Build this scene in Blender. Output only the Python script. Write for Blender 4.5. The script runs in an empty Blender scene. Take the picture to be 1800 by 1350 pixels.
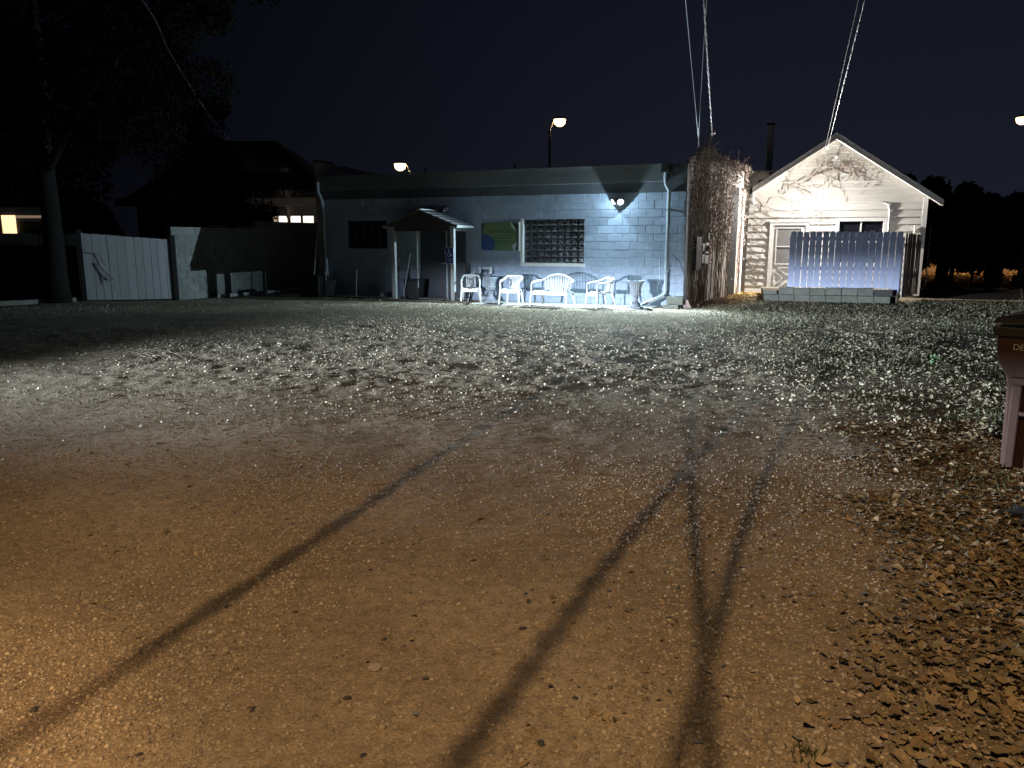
import bpy, math, random
import numpy as np
from mathutils import Vector, Matrix, noise

R = math.radians
rnd = random.Random(7)
rng = np.random.default_rng(11)
scene = bpy.context.scene
col = scene.collection

# ------------------------------------------------------------------ camera
cam_d = bpy.data.cameras.new('camera')
cam = bpy.data.objects.new('camera', cam_d)
col.objects.link(cam)
cam.location = (0, 0, 1.7)
cam.rotation_euler = (R(90 - 10.68), 0, 0)
cam_d.sensor_width = 36
cam_d.lens = 36 * 1352 / 1800
cam_d.clip_start = 0.05
cam_d.clip_end = 600
scene.camera = cam

# ------------------------------------------------------------------ sky: night, faint town glow low down
world = bpy.data.worlds.new('World')
scene.world = world
world.use_nodes = True
nt = world.node_tree
nt.nodes.clear()
w_out = nt.nodes.new('ShaderNodeOutputWorld')
w_bg = nt.nodes.new('ShaderNodeBackground')
w_tc = nt.nodes.new('ShaderNodeTexCoord')
w_sep = nt.nodes.new('ShaderNodeSeparateXYZ')
w_ramp = nt.nodes.new('ShaderNodeValToRGB')
nt.links.new(w_tc.outputs['Generated'], w_sep.inputs[0])
nt.links.new(w_sep.outputs['Z'], w_ramp.inputs['Fac'])
cr = w_ramp.color_ramp
cr.elements[0].position = 0.0
cr.elements[0].color = (0.0105, 0.0120, 0.0205, 1)
cr.elements[1].position = 0.45
cr.elements[1].color = (0.0035, 0.0050, 0.0105, 1)
w_mr = nt.nodes.new('ShaderNodeMapRange'); w_mr.interpolation_type = 'SMOOTHSTEP'
w_mr.inputs['From Min'].default_value = -.62; w_mr.inputs['From Max'].default_value = .35
w_mr.inputs['To Min'].default_value = .16; w_mr.inputs['To Max'].default_value = 1.0
nt.links.new(w_sep.outputs['X'], w_mr.inputs['Value'])
w_vm = nt.nodes.new('ShaderNodeVectorMath'); w_vm.operation = 'SCALE'
nt.links.new(w_ramp.outputs['Color'], w_vm.inputs[0]); nt.links.new(w_mr.outputs[0], w_vm.inputs['Scale'])
nt.links.new(w_vm.outputs[0], w_bg.inputs['Color'])
w_bg.inputs['Strength'].default_value = 1.0
nt.links.new(w_bg.outputs[0], w_out.inputs['Surface'])

scene.view_settings.view_transform = 'Standard'
scene.view_settings.look = 'None'
scene.view_settings.exposure = 0.0
scene.view_settings.gamma = 1.0
scene.view_settings.use_curve_mapping = False
scene.cycles.use_denoising = True
scene.cycles.max_bounces = 6
scene.cycles.diffuse_bounces = 3
scene.cycles.glossy_bounces = 3
scene.cycles.sample_clamp_indirect = 4.0

# light strengths (W) and colours
WALL_LAMP = 470.0
WALL_LAMP_COL = (0.62, 0.86, 1.0)
HOUSE_LAMP = 320.0
HOUSE_LAMP_COL = (1.0, 0.945, 0.87)
STREET_LAMP = 3550.0
STREET_LAMP_COL = (1.0, 0.655, 0.32)
SPILL = 1750.0
HEADLIGHT = 27000.0
HEADLIGHT_COL = (0.74, 0.85, 1.0)


# ------------------------------------------------------------------ helpers
def tag(o, label=None, cat=None, group=None, kind=None):
    if label: o['label'] = label
    if cat: o['category'] = cat
    if group: o['group'] = group
    if kind: o['kind'] = kind
    return o


def thing(name, label, cat, loc=(0, 0, 0), rz=0.0, group=None):
    o = bpy.data.objects.new(name, None)
    col.objects.link(o)
    o.empty_display_size = 0.1
    o.location = loc
    o.rotation_euler = (0, 0, R(rz))
    return tag(o, label, cat, group)


def link(name, me, m=None, parent=None, loc=None, rot=None, smooth=False):
    o = bpy.data.objects.new(name, me)
    col.objects.link(o)
    if m is not None and len(me.materials) == 0:
        me.materials.append(m)
    if parent is not None: o.parent = parent
    if loc is not None: o.location = loc
    if rot is not None: o.rotation_euler = rot
    if smooth:
        me.polygons.foreach_set('use_smooth', [True] * len(me.polygons))
    return o


class MB:
    """collects simple shapes, builds them as one mesh object"""

    def __init__(s):
        s.v = []; s.f = []

    def add(s, vs, fs):
        b = len(s.v)
        s.v.extend([tuple(q) for q in vs])
        s.f.extend([tuple(b + i for i in q) for q in fs])
        return s

    def box(s, x0, x1, y0, y1, z0, z1):
        return s.add([(x0, y0, z0), (x1, y0, z0), (x1, y1, z0), (x0, y1, z0), (x0, y0, z1), (x1, y0, z1), (x1, y1, z1), (x0, y1, z1)],
                     [(3, 2, 1, 0), (4, 5, 6, 7), (0, 1, 5, 4), (1, 2, 6, 5), (2, 3, 7, 6), (3, 0, 4, 7)])

    def prism(s, poly, y0, y1):
        """poly of (x,z) counter-clockwise seen from -y, extruded y0..y1"""
        n = len(poly)
        vs = [(x, y0, z) for x, z in poly] + [(x, y1, z) for x, z in poly]
        fs = [tuple(range(n)), tuple(range(2 * n - 1, n - 1, -1))]
        for i in range(n):
            j = (i + 1) % n
            fs.append((j, i, n + i, n + j))
        return s.add(vs, fs)

    def bar(s, a, b, w, h, up=(0, 0, 1)):
        a = Vector(a); b = Vector(b); d = (b - a).normalized(); u = Vector(up)
        if abs(d.dot(u)) > .98: u = Vector((0, 1, 0))
        sd = d.cross(u).normalized(); u = sd.cross(d)
        vs = []
        for p in (a, b):
            for i, j in ((-1, -1), (1, -1), (1, 1), (-1, 1)):
                vs.append(p + sd * (i * w / 2) + u * (j * h / 2))
        return s.add(vs, [(0, 1, 2, 3), (7, 6, 5, 4), (1, 0, 4, 5), (2, 1, 5, 6), (3, 2, 6, 7), (0, 3, 7, 4)])

    def tube(s, pts, r, n=6, sx=1.0, up=(0, 0, 1)):
        pts = [Vector(q) for q in pts]
        k = len(pts)
        rs = r if isinstance(r, (list, tuple)) else [r] * k
        vs = []; ref = None
        for i, q in enumerate(pts):
            d = (pts[min(i + 1, k - 1)] - pts[max(i - 1, 0)])
            if d.length < 1e-9: d = Vector((0, 0, 1))
            d.normalize()
            if ref is None:
                ref = Vector(up)
                if abs(d.dot(ref)) > .95: ref = Vector((1, 0, 0))
            u = ref - d * ref.dot(d)
            if u.length < 1e-4: u = d.orthogonal()
            u.normalize(); w = d.cross(u); ref = u
            for j in range(n):
                a = 2 * math.pi * j / n
                vs.append(q + (u * math.cos(a) + w * math.sin(a) * sx) * rs[i])
        fs = []
        for i in range(k - 1):
            for j in range(n):
                j2 = (j + 1) % n
                fs.append((i * n + j, i * n + j2, (i + 1) * n + j2, (i + 1) * n + j))
        fs.append(tuple(range(n - 1, -1, -1)))
        fs.append(tuple((k - 1) * n + j for j in range(n)))
        return s.add(vs, fs)

    def lathe(s, prof, n=24, flute=None):
        vs = []; fs = []
        k = len(prof)
        for i, (r, z) in enumerate(prof):
            for j in range(n):
                a = 2 * math.pi * j / n
                rr = r * (1 - (flute[i] if flute else 0) * (j % 2))
                vs.append((rr * math.cos(a), rr * math.sin(a), z))
        for i in range(k - 1):
            for j in range(n):
                j2 = (j + 1) % n
                fs.append((i * n + j, i * n + j2, (i + 1) * n + j2, (i + 1) * n + j))
        fs.append(tuple(range(n - 1, -1, -1)))
        fs.append(tuple((k - 1) * n + j for j in range(n)))
        return s.add(vs, fs)

    def mesh(s, name):
        me = bpy.data.meshes.new(name)
        me.from_pydata(s.v, [], s.f)
        me.update()
        return me

    def build(s, name, m, parent=None, loc=None, rot=None, smooth=False, bevel=0.0):
        o = link(name, s.mesh(name), m, parent, loc, rot, smooth)
        if bevel:
            b = o.modifiers.new('bevel', 'BEVEL')
            b.width = bevel; b.segments = 2; b.limit_method = 'ANGLE'; b.angle_limit = R(40)
        return o


def beveled_box(sx, sy, sz, bev, name):
    """box centred on x and z, front at y=0 going to y=sy; front edges rounded"""
    hx, hz = sx / 2, sz / 2
    b = bev
    vs = [(-hx + b, 0, -hz + b), (hx - b, 0, -hz + b), (hx - b, 0, hz - b), (-hx + b, 0, hz - b),
          (-hx, b, -hz), (hx, b, -hz), (hx, b, hz), (-hx, b, hz),
          (-hx, sy, -hz), (hx, sy, -hz), (hx, sy, hz), (-hx, sy, hz)]
    fs = [(0, 1, 2, 3)]
    for o in (0, 4):
        for i in range(4):
            j = (i + 1) % 4
            fs.append((o + j, o + i, o + 4 + i, o + 4 + j))
    fs.append((11, 10, 9, 8))
    me = bpy.data.meshes.new(name)
    me.from_pydata(vs, [], fs)
    me.update()
    return me


def mat(name, c, rough=.7, var=.15, nscale=6.0, bump=.0, bscale=40.0, metal=0.0, emit=None, estr=0.0, rand=0.0, stain=0.0,
        stain_c=(.1, .08, .06), spec=.5, island=0.0, streak=False):
    m = bpy.data.materials.new(name)
    m.use_nodes = True
    t = m.node_tree; N = t.nodes; Lk = t.links
    bs = N['Principled BSDF']
    bs.inputs['Roughness'].default_value = rough
    bs.inputs['Metallic'].default_value = metal
    bs.inputs['Specular IOR Level'].default_value = spec
    tc = N.new('ShaderNodeTexCoord')
    src = tc.outputs['Object']
    if streak:
        mp = N.new('ShaderNodeMapping'); mp.inputs['Scale'].default_value = streak
        Lk.new(src, mp.inputs[0]); src_s = mp.outputs[0]
    else:
        src_s = src
    oi = N.new('ShaderNodeObjectInfo')
    # shift the pattern from one copy to the next
    ad = N.new('ShaderNodeVectorMath'); ad.operation = 'MULTIPLY_ADD'
    ad.inputs[1].default_value = (1, 1, 1)
    sc = N.new('ShaderNodeVectorMath'); sc.operation = 'SCALE'; sc.inputs[0].default_value = (37, 19, 53)
    Lk.new(oi.outputs['Random'], sc.inputs['Scale'])
    Lk.new(src_s, ad.inputs[0]); Lk.new(sc.outputs[0], ad.inputs[2])
    n1 = N.new('ShaderNodeTexNoise'); n1.inputs['Scale'].default_value = nscale; n1.inputs['Detail'].default_value = 6
    Lk.new(ad.outputs[0], n1.inputs['Vector'])
    mr = N.new('ShaderNodeMapRange')
    mr.inputs['From Min'].default_value = .3; mr.inputs['From Max'].default_value = .7
    mr.inputs['To Min'].default_value = 1 - var; mr.inputs['To Max'].default_value = 1 + var
    Lk.new(n1.outputs['Fac'], mr.inputs['Value'])
    val = mr.outputs[0]
    for amt, sock in ((rand, oi.outputs['Random']), (island, None)):
        if amt:
            if sock is None:
                g = N.new('ShaderNodeNewGeometry'); sock = g.outputs['Random Per Island']
            m2 = N.new('ShaderNodeMapRange')
            m2.inputs['To Min'].default_value = 1 - amt; m2.inputs['To Max'].default_value = 1 + amt
            Lk.new(sock, m2.inputs['Value'])
            mu = N.new('ShaderNodeMath'); mu.operation = 'MULTIPLY'
            Lk.new(val, mu.inputs[0]); Lk.new(m2.outputs[0], mu.inputs[1]); val = mu.outputs[0]
    vm = N.new('ShaderNodeVectorMath'); vm.operation = 'SCALE'
    vm.inputs[0].default_value = c[:3]
    Lk.new(val, vm.inputs['Scale'])
    out = vm.outputs[0]
    if stain:
        n2 = N.new('ShaderNodeTexNoise'); n2.inputs['Scale'].default_value = nscale * .45; n2.inputs['Detail'].default_value = 8
        n2.inputs['Roughness'].default_value = .7
        Lk.new(ad.outputs[0], n2.inputs['Vector'])
        m3 = N.new('ShaderNodeMapRange'); m3.inputs['From Min'].default_value = .5; m3.inputs['From Max'].default_value = .72
        m3.inputs['To Max'].default_value = stain
        Lk.new(n2.outputs['Fac'], m3.inputs['Value'])
        mx = N.new('ShaderNodeMix'); mx.data_type = 'RGBA'
        Lk.new(m3.outputs[0], mx.inputs[0]); Lk.new(out, mx.inputs[6]); mx.inputs[7].default_value = (*stain_c, 1)
        out = mx.outputs[2]
    Lk.new(out, bs.inputs['Base Color'])
    if bump:
        n3 = N.new('ShaderNodeTexNoise'); n3.inputs['Scale'].default_value = bscale; n3.inputs['Detail'].default_value = 5
        Lk.new(ad.outputs[0], n3.inputs['Vector'])
        b = N.new('ShaderNodeBump'); b.inputs['Strength'].default_value = bump; b.inputs['Distance'].default_value = .01
        Lk.new(n3.outputs['Fac'], b.inputs['Height']); Lk.new(b.outputs[0], bs.inputs['Normal'])
    if emit:
        bs.inputs['Emission Color'].default_value = (*emit, 1)
        bs.inputs['Emission Strength'].default_value = estr
    return m


def palette(name, cols, rough=.7, spec=.3, trans=0.0):
    """each loose piece takes one colour out of a list"""
    m = bpy.data.materials.new(name); m.use_nodes = True
    t = m.node_tree; N = t.nodes; Lk = t.links
    bs = N['Principled BSDF']; bs.inputs['Roughness'].default_value = rough; bs.inputs['Specular IOR Level'].default_value = spec
    g = N.new('ShaderNodeNewGeometry'); rp = N.new('ShaderNodeValToRGB')
    oi = N.new('ShaderNodeObjectInfo')
    a = N.new('ShaderNodeMath'); a.operation = 'ADD'
    fr = N.new('ShaderNodeMath'); fr.operation = 'FRACT'
    Lk.new(g.outputs['Random Per Island'], a.inputs[0]); Lk.new(oi.outputs['Random'], a.inputs[1]); Lk.new(a.outputs[0], fr.inputs[0])
    e = rp.color_ramp.elements
    e[0].position = 0; e[0].color = (*cols[0], 1)
    e[1].position = 1; e[1].color = (*cols[-1], 1)
    for i, c in enumerate(cols[1:-1]):
        q = e.new((i + 1) / (len(cols) - 1)); q.color = (*c, 1)
    Lk.new(fr.outputs[0], rp.inputs['Fac'])
    tc = N.new('ShaderNodeTexCoord')
    n1 = N.new('ShaderNodeTexNoise'); n1.inputs['Scale'].default_value = 60
    Lk.new(tc.outputs['Object'], n1.inputs['Vector'])
    mr = N.new('ShaderNodeMapRange'); mr.inputs['From Min'].default_value = .3; mr.inputs['From Max'].default_value = .7
    mr.inputs['To Min'].default_value = .75; mr.inputs['To Max'].default_value = 1.25
    Lk.new(n1.outputs['Fac'], mr.inputs['Value'])
    vm = N.new('ShaderNodeVectorMath'); vm.operation = 'SCALE'
    Lk.new(rp.outputs['Color'], vm.inputs[0]); Lk.new(mr.outputs[0], vm.inputs['Scale'])
    Lk.new(vm.outputs[0], bs.inputs['Base Color'])
    return m


def vnoise(x, y, f, seed=0):
    """smooth value noise -1..1"""
    r = np.random.default_rng(seed + 100)
    tab = r.uniform(-1, 1, (256, 256))
    x = np.asarray(x, float) * f + 91.3; y = np.asarray(y, float) * f + 57.7
    xi = np.floor(x).astype(int); yi = np.floor(y).astype(int)
    u = x - xi; v = y - yi
    u = u * u * u * (u * (u * 6 - 15) + 10); v = v * v * v * (v * (v * 6 - 15) + 10)
    a = tab[xi % 256, yi % 256]; b = tab[(xi + 1) % 256, yi % 256]
    c = tab[xi % 256, (yi + 1) % 256]; d = tab[(xi + 1) % 256, (yi + 1) % 256]
    return (a * (1 - u) + b * u) * (1 - v) + (c * (1 - u) + d * u) * v


def fbm(x, y, f, o=4, seed=0, g=.5):
    s = 0; a = 1; t = 0
    for i in range(o):
        s = s + a * vnoise(x, y, f * 2 ** i, seed + i); t += a; a *= g
    return s / t


def sstep(a, b, x):
    t = np.clip((x - a) / (b - a), 0, 1)
    return t * t * (3 - 2 * t)


# frames of the place: (origin, turn in degrees); local x along the face, -y towards the lot
BLD_O, BLD_A = (4.29, 19.35, 0.0), -23.0
HOU_O, HOU_A = (7.07, 23.53, 0.0), -17.0
FEN_O, FEN_A = (6.95, 21.32, 0.0), -16.0
IVY_O, IVY_A = (4.42, 19.68, 0.0), 56.36
LWA_O, LWA_A = (-9.45, 21.72, 0.0), 59.2
GAT_O, GAT_A = (-11.66, 21.18, 0.0), 12.0


def W(o, a, x, y, z=0.0):
    c, s = math.cos(R(a)), math.sin(R(a))
    return Vector((o[0] + x * c - y * s, o[1] + x * s + y * c, o[2] + z))


def local(o, a, X, Y):
    c, s = math.cos(R(a)), math.sin(R(a))
    dx, dy = X - o[0], Y - o[1]
    return dx * c + dy * s, -dx * s + dy * c


# ------------------------------------------------------------------ materials
M = {}
M['paint_block'] = mat('painted blue grey block', (.315, .385, .49), .62, .12, 7, .6, 60, rand=.09, stain=.4, stain_c=(.21, .25, .30))
M['mortar'] = mat('painted mortar', (.37, .43, .52), .75, .1, 20, .4, 60)
M['fascia'] = mat('grey painted fascia', (.17, .19, .20), .6, .12, 3, .1, 30, streak=(1, 4, 8))
M['fascia_low'] = mat('dark grey fascia', (.085, .10, .115), .65, .12, 3, .1, 30)
M['dark_trim'] = mat('dark trim', (.05, .055, .065), .55, .15, 5)
M['white_trim'] = mat('white trim paint', (.74, .74, .72), .5, .06, 8, .1, 40, stain=.15, stain_c=(.5, .48, .43))
M['white_plastic'] = mat('white moulded plastic', (.80, .80, .79), .38, .03, 10, stain=.12, stain_c=(.55, .53, .48))
M['siding'] = mat('off white painted clapboard', (.60, .585, .55), .6, .08, 3, .15, 50, rand=.05, stain=.25, stain_c=(.46, .43, .39), streak=(.6, 1, 6))
M['fence_paint'] = mat('white painted picket', (.50, .56, .76), .6, .06, 5, .15, 60, rand=.05, streak=(6, 6, .8))
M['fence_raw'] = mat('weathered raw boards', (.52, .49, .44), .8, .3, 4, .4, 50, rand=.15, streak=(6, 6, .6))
M['concrete_block'] = mat('grey concrete block', (.165, .17, .14), .9, .18, 7, .8, 60, rand=.12, stain=.4, stain_c=(.14, .14, .13))
M['wall_block'] = mat('old grey block', (.23, .24, .225), .9, .15, 7, .6, 60, rand=.10, stain=.3, stain_c=(.15, .15, .14))
M['concrete'] = mat('concrete', (.36, .345, .31), .9, .2, 3, .5, 50, stain=.5, stain_c=(.2, .18, .15))
M['door'] = mat('dark grey blue door', (.045, .055, .068), .45, .1, 4)
M['metal'] = mat('galvanised metal', (.5, .52, .53), .38, .1, 8, metal=.8)
M['pipe_paint'] = mat('painted drainpipe', (.40, .45, .49), .5, .08, 8)
M['dark_metal'] = mat('dark metal', (.06, .062, .066), .5, .15, 8, metal=.5)
M['black_plastic'] = mat('black plastic', (.012, .013, .016), .5, .1, 8)
M['blue_panel'] = mat('pale blue plastic', (.40, .50, .58), .5, .08, 5, stain=.2, stain_c=(.3, .36, .4))
M['post_wood'] = mat('grey painted post', (.36, .37, .37), .7, .15, 5, .3, 50, streak=(6, 6, .6))
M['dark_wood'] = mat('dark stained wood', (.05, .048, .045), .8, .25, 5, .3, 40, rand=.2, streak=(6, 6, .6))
M['timber'] = mat('old landscape timber', (.13, .11, .085), .85, .25, 5, .4, 40, streak=(.8, 6, 6))
M['gate_paint'] = mat('bluish white gate boards', (.80, .82, .84), .55, .06, 4, .1, 50, rand=.05, stain=.3, stain_c=(.5, .52, .53), streak=(4, 4, .8))
M['shingle'] = mat('grey asphalt shingle', (.14, .145, .15), .9, .25, 20, .6, 90, rand=.15)
M['bin_brown'] = mat('brown moulded bin', (.060, .034, .026), .75, .12, 6, .15, 90, spec=.15, stain=.25, stain_c=(.12, .07, .055))
M['bin_lid'] = mat('dark bin lid', (.035, .036, .034), .42, .1, 7)
M['stone_urn'] = mat('grey cast stone', (.27, .29, .33), .75, .12, 9, .4, 60, stain=.3, stain_c=(.16, .17, .19))
M['bark'] = mat('bark', (.013, .011, .009), .9, .35, 9, 1.0, 22, streak=(3, 3, .6))
M['vine_stem'] = mat('bare vine stem', (.22, .16, .125), .85, .25, 20)
M['conduit'] = mat('grey conduit', (.46, .44, .42), .5, .1, 8, metal=.2)
M['wire'] = mat('weathered aluminium wire', (.55, .56, .58), .45, .1, 8, metal=.6)
M['wire_black'] = mat('black insulated cable', (.10, .10, .105), .5, .1, 8)
M['far_wall'] = mat('far house wall', (.16, .15, .135), .8, .12, 3)
M['far_roof'] = mat('far roof', (.035, .034, .036), .9, .15, 5)
M['annex'] = mat('annex siding', (.40, .385, .36), .7, .08, 3, .1, 40, rand=.04)
M['ivy_wall'] = mat('grey weathered wall', (.70, .65, .61), .85, .25, 5, .6, 40, stain=.4, stain_c=(.20, .17, .15), streak=(3, 3, .7))
M['pebble'] = palette('river gravel', [(.33, .27, .20), (.42, .35, .26), (.24, .19, .15), (.50, .43, .34), (.30, .25, .20), (.16, .13, .11), (.40, .31, .21)], .8)
M['crumb'] = palette('broken leaf and stone crumbs', [(.50, .45, .33), (.38, .34, .235), (.58, .53, .40), (.27, .23, .155), (.44, .40, .28), (.70, .65, .51)], .5)
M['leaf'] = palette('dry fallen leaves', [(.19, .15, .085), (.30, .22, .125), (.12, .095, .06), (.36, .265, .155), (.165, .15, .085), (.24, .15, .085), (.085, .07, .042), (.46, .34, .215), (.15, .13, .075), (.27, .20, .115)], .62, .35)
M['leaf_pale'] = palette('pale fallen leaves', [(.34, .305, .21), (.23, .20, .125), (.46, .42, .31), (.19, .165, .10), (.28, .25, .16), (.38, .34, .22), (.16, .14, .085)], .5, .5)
M['leaf_gold'] = palette('yellow fallen leaves', [(.50, .36, .12), (.42, .28, .09), (.55, .43, .20), (.36, .22, .08)], .6)
M['ivy_leaf'] = palette('withered ivy leaves', [(.42, .34, .30), (.60, .53, .48), (.24, .17, .15), (.68, .62, .57), (.32, .23, .20), (.52, .44, .39)], .65)
M['ivy_old'] = palette('thin ivy twigs', [(.28, .20, .17), (.38, .31, .27), (.17, .115, .10)], .8)
M['foliage'] = palette('evergreen foliage', [(.008, .0095, .003), (.006, .0075, .0025), (.011, .012, .004), (.005, .006, .002)], .85, .08)
M['foliage_dark'] = palette('dark conifer foliage', [(.018, .028, .022), (.014, .022, .02), (.024, .034, .026)], .8, .2)
M['grass'] = palette('dull grass', [(.06, .085, .03), (.09, .10, .04), (.045, .065, .025), (.12, .11, .055)], .7)
M['straw'] = palette('dry straw grass', [(.36, .33, .27), (.28, .25, .19), (.42, .38, .32)], .7)
M['weed'] = palette('green weed', [(.09, .15, .07), (.13, .20, .10), (.07, .12, .05)], .6)
M['trash_bag'] = mat('black plastic bag', (.006, .0065, .008), .75, .1, 8, .6, 14)
M['strand_brown'] = mat('strand_brown', (.22, .19, .15), .9, .2, 30)


def emitter(name, c, s):
    m = bpy.data.materials.new(name); m.use_nodes = True
    t = m.node_tree
    b = t.nodes['Principled BSDF']
    b.inputs['Base Color'].default_value = (.8, .8, .8, 1)
    b.inputs['Emission Color'].default_value = (*c, 1)
    b.inputs['Emission Strength'].default_value = s
    return m


M['glow_cool'] = emitter('lit cool lens', (.85, .95, 1.0), 30)
M['glow_warm'] = emitter('lit warm bulb', (1.0, .95, .86), 18)
M['glow_sodium'] = emitter('lit street lamp lens', (1.0, .66, .26), 9)


def lamp(name, kind, loc, power, colr, parent=None, radius=.02, linear=False, rot=None, size=None, blend=None):
    d = bpy.data.lights.new(name, kind)
    d.energy = power; d.color = colr
    d.shadow_soft_size = radius
    if size is not None: d.spot_size = R(size)
    if blend is not None: d.spot_blend = blend
    o = bpy.data.objects.new(name, d); col.objects.link(o)
    o.location = loc
    if rot is not None: o.rotation_euler = rot
    if parent is not None: o.parent = parent
    if linear:
        d.use_nodes = True
        t = d.node_tree; em = t.nodes.get('Emission')
        lf = t.nodes.new('ShaderNodeLightFalloff'); lf.inputs['Strength'].default_value = 1.0; lf.inputs['Smooth'].default_value = 3.0
        t.links.new(lf.outputs['Quadratic'], em.inputs['Strength'])
    return o


def aim(o, target):
    d = Vector(target) - o.location
    o.rotation_euler = d.to_track_quat('-Z', 'Y').to_euler()


# ------------------------------------------------------------------ ground
def lawn_zone(x, y):
    """0 on the gravel, 1 where leaves lie thick"""
    edge = 0.55 + 0.36 * y
    far = 2.6 + 0.16 * (y - 5.0)
    e = np.where(y < 5.0, edge, far + 0.35 - 0.0 * y) + .45 * fbm(x, y, .55, 3, 5)
    soft = 1.0 + 1.6 * sstep(5.5, 10.0, y)
    return sstep(-.45 * soft, .75 * soft, x - e)


TRACKS = []  # (list of points, width, grooves, depth)


def arc_pts(a, b, bend, n=24):
    a = np.array(a, float); b = np.array(b, float)
    d = b - a; nrm = np.array([-d[1], d[0]])
    t = np.linspace(0, 1, n)[:, None]
    return a + d * t + nrm * bend * (4 * t * (1 - t))


TRACKS.append((arc_pts((-6.3, 11.9), (-4.75, 10.6), .12), .42, 5, .022))
TRACKS.append((arc_pts((-6.5, 11.3), (-5.75, 12.2), -.15), .30, 4, .026))
TRACKS.append((arc_pts((1.5, 11.8), (1.25, 7.0), -.13), .32, 4, .024))
TRACKS.append((arc_pts((2.7, 10.0), (1.7, 7.6), -.08), .26, 4, .018))
TRACKS.append((arc_pts((-7.5, 8.4), (-1.0, 9.6), .05), .5, 4, .012))
TRACKS.append((arc_pts((-3.0, 9.0), (0.6, 11.0), .09), .36, 4, .014))
TRACKS.append((arc_pts((-1.2, 7.0), (1.6, 9.4), .10), .3, 4, .014))


def height(x, y):
    x = np.asarray(x, float); y = np.asarray(y, float)
    h = .035 * fbm(x, y, .22, 3, 1) + .014 * fbm(x, y, 1.1, 3, 9) + .006 * fbm(x, y, 5.0, 3, 21)
    near = 1 - sstep(5, 7.5, y)
    h = h * (1 - .35 * near)
    lz = lawn_zone(x, y)
    h = h + lz * (.03 * fbm(x, y, .9, 3, 31) + .02 * fbm(x, y, 3.2, 2, 33))
    # rough churned strip through the middle of the lot
    mid = sstep(7.5, 9.5, y) * (1 - sstep(15.0, 17.5, y)) * (1 - lz)
    h = h + mid * (.024 * fbm(x * .8 + y * .3, y * 1.6, 1.6, 4, 41) + .013 * fbm(x, y, 7.0, 2, 44))
    # level pad by the buildings, gentle rise to the house
    bx = (x - BLD_O[0]) * math.cos(R(BLD_A)) + (y - BLD_O[1]) * math.sin(R(BLD_A))
    by = -(x - BLD_O[0]) * math.sin(R(BLD_A)) + (y - BLD_O[1]) * math.cos(R(BLD_A))
    flat = sstep(-2.6, -1.2, by)
    h = h * (1 - .85 * flat)
    rise = sstep(21.2, 23.4, y) * sstep(4.8, 6.6, x)
    h = h + .10 * rise
    for pts, w, g, dep in TRACKS[4:]:
        lo = pts.min(0) - .6; hi = pts.max(0) + .6
        msk = (x > lo[0]) & (x < hi[0]) & (y > lo[1]) & (y < hi[1])
        if not msk.any(): continue
        px, py = x[msk], y[msk]
        best = np.full(px.shape, 9.0); sd = np.zeros(px.shape); al = np.zeros(px.shape)
        acc = 0.0
        for i in range(len(pts) - 1):
            a, b = pts[i], pts[i + 1]; d = b - a; L = np.hypot(*d)
            t = np.clip(((px - a[0]) * d[0] + (py - a[1]) * d[1]) / L ** 2, 0, 1)
            qx = px - a[0] - t * d[0]; qy = py - a[1] - t * d[1]
            dist = np.hypot(qx, qy); s = (d[0] * qy - d[1] * qx) / L
            up = dist < best
            best = np.where(up, dist, best); sd = np.where(up, s, sd); al = np.where(up, acc + t * L, al)
            acc += L
        k = (1 - sstep(w * .42, w * .58, best))
        fade = sstep(0, .35, al) * (1 - sstep(acc - .35, acc, al)) * (.6 + .4 * np.sin(al * 23))
        prof = -.35 + np.abs(np.sin(np.pi * g * (sd / w + .5))) * 1.0
        dh = np.zeros(x.shape); dh[msk] = dep * k * fade * prof
        h = h + dh
    return h


def axis_x():
    s = np.linspace(-1, 1, 640)
    core = 14.0 * (np.sinh(2.0 * s) / math.sinh(2.0))
    ext = np.array([16, 19, 24, 32, 45, 70, 120, 200.])
    return np.concatenate([-ext[::-1], core, ext])


def axis_y():
    ys = [1.2]
    while ys[-1] < 25: ys.append(ys[-1] + max(.013, .0040 * ys[-1]))
    ext = [-200, -120, -70, -40, -22, -12, -6, -3, -1, .2, .8]
    far = [26, 27.5, 30, 34, 40, 50, 65, 90, 130, 200, 300]
    return np.array(ext + ys + far)


gx, gy = axis_x(), axis_y()
GX, GY = np.meshgrid(gx, gy)
GZ = height(GX, GY)
nx, ny = len(gx), len(gy)
V = np.stack([GX, GY, GZ], -1).reshape(-1, 3).astype(np.float32)
ii = np.arange(ny - 1)[:, None] * nx + np.arange(nx - 1)[None, :]
Fq = np.stack([ii, ii + 1, ii + nx + 1, ii + nx], -1).reshape(-1, 4).astype(np.int32)


def np_mesh(name, V, F):
    k = F.shape[1]
    me = bpy.data.meshes.new(name)
    me.vertices.add(len(V)); me.vertices.foreach_set('co', np.ascontiguousarray(V, dtype=np.float32).ravel())
    me.loops.add(F.size); me.loops.foreach_set('vertex_index', np.ascontiguousarray(F, dtype=np.int32).ravel())
    me.polygons.add(len(F)); me.polygons.foreach_set('loop_start', np.arange(0, F.size, k, dtype=np.int32))
    me.update(calc_edges=True)
    return me


gme = np_mesh('ground', V, Fq)
at = gme.attributes.new('zone', 'FLOAT', 'POINT')
at.data.foreach_set('value', lawn_zone(GX, GY).ravel().astype(np.float32))

at2 = gme.attributes.new('churn', 'FLOAT', 'POINT')
CH_ = sstep(5.8, 9.0, GY + 1.2 * fbm(GX, GY, .5, 3, 201)) * (.35 + .65 * sstep(-.25, .3, fbm(GX * .7, GY * 1.5, .8, 4, 202)))
at2.data.foreach_set('value', CH_.ravel().astype(np.float32))

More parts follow.
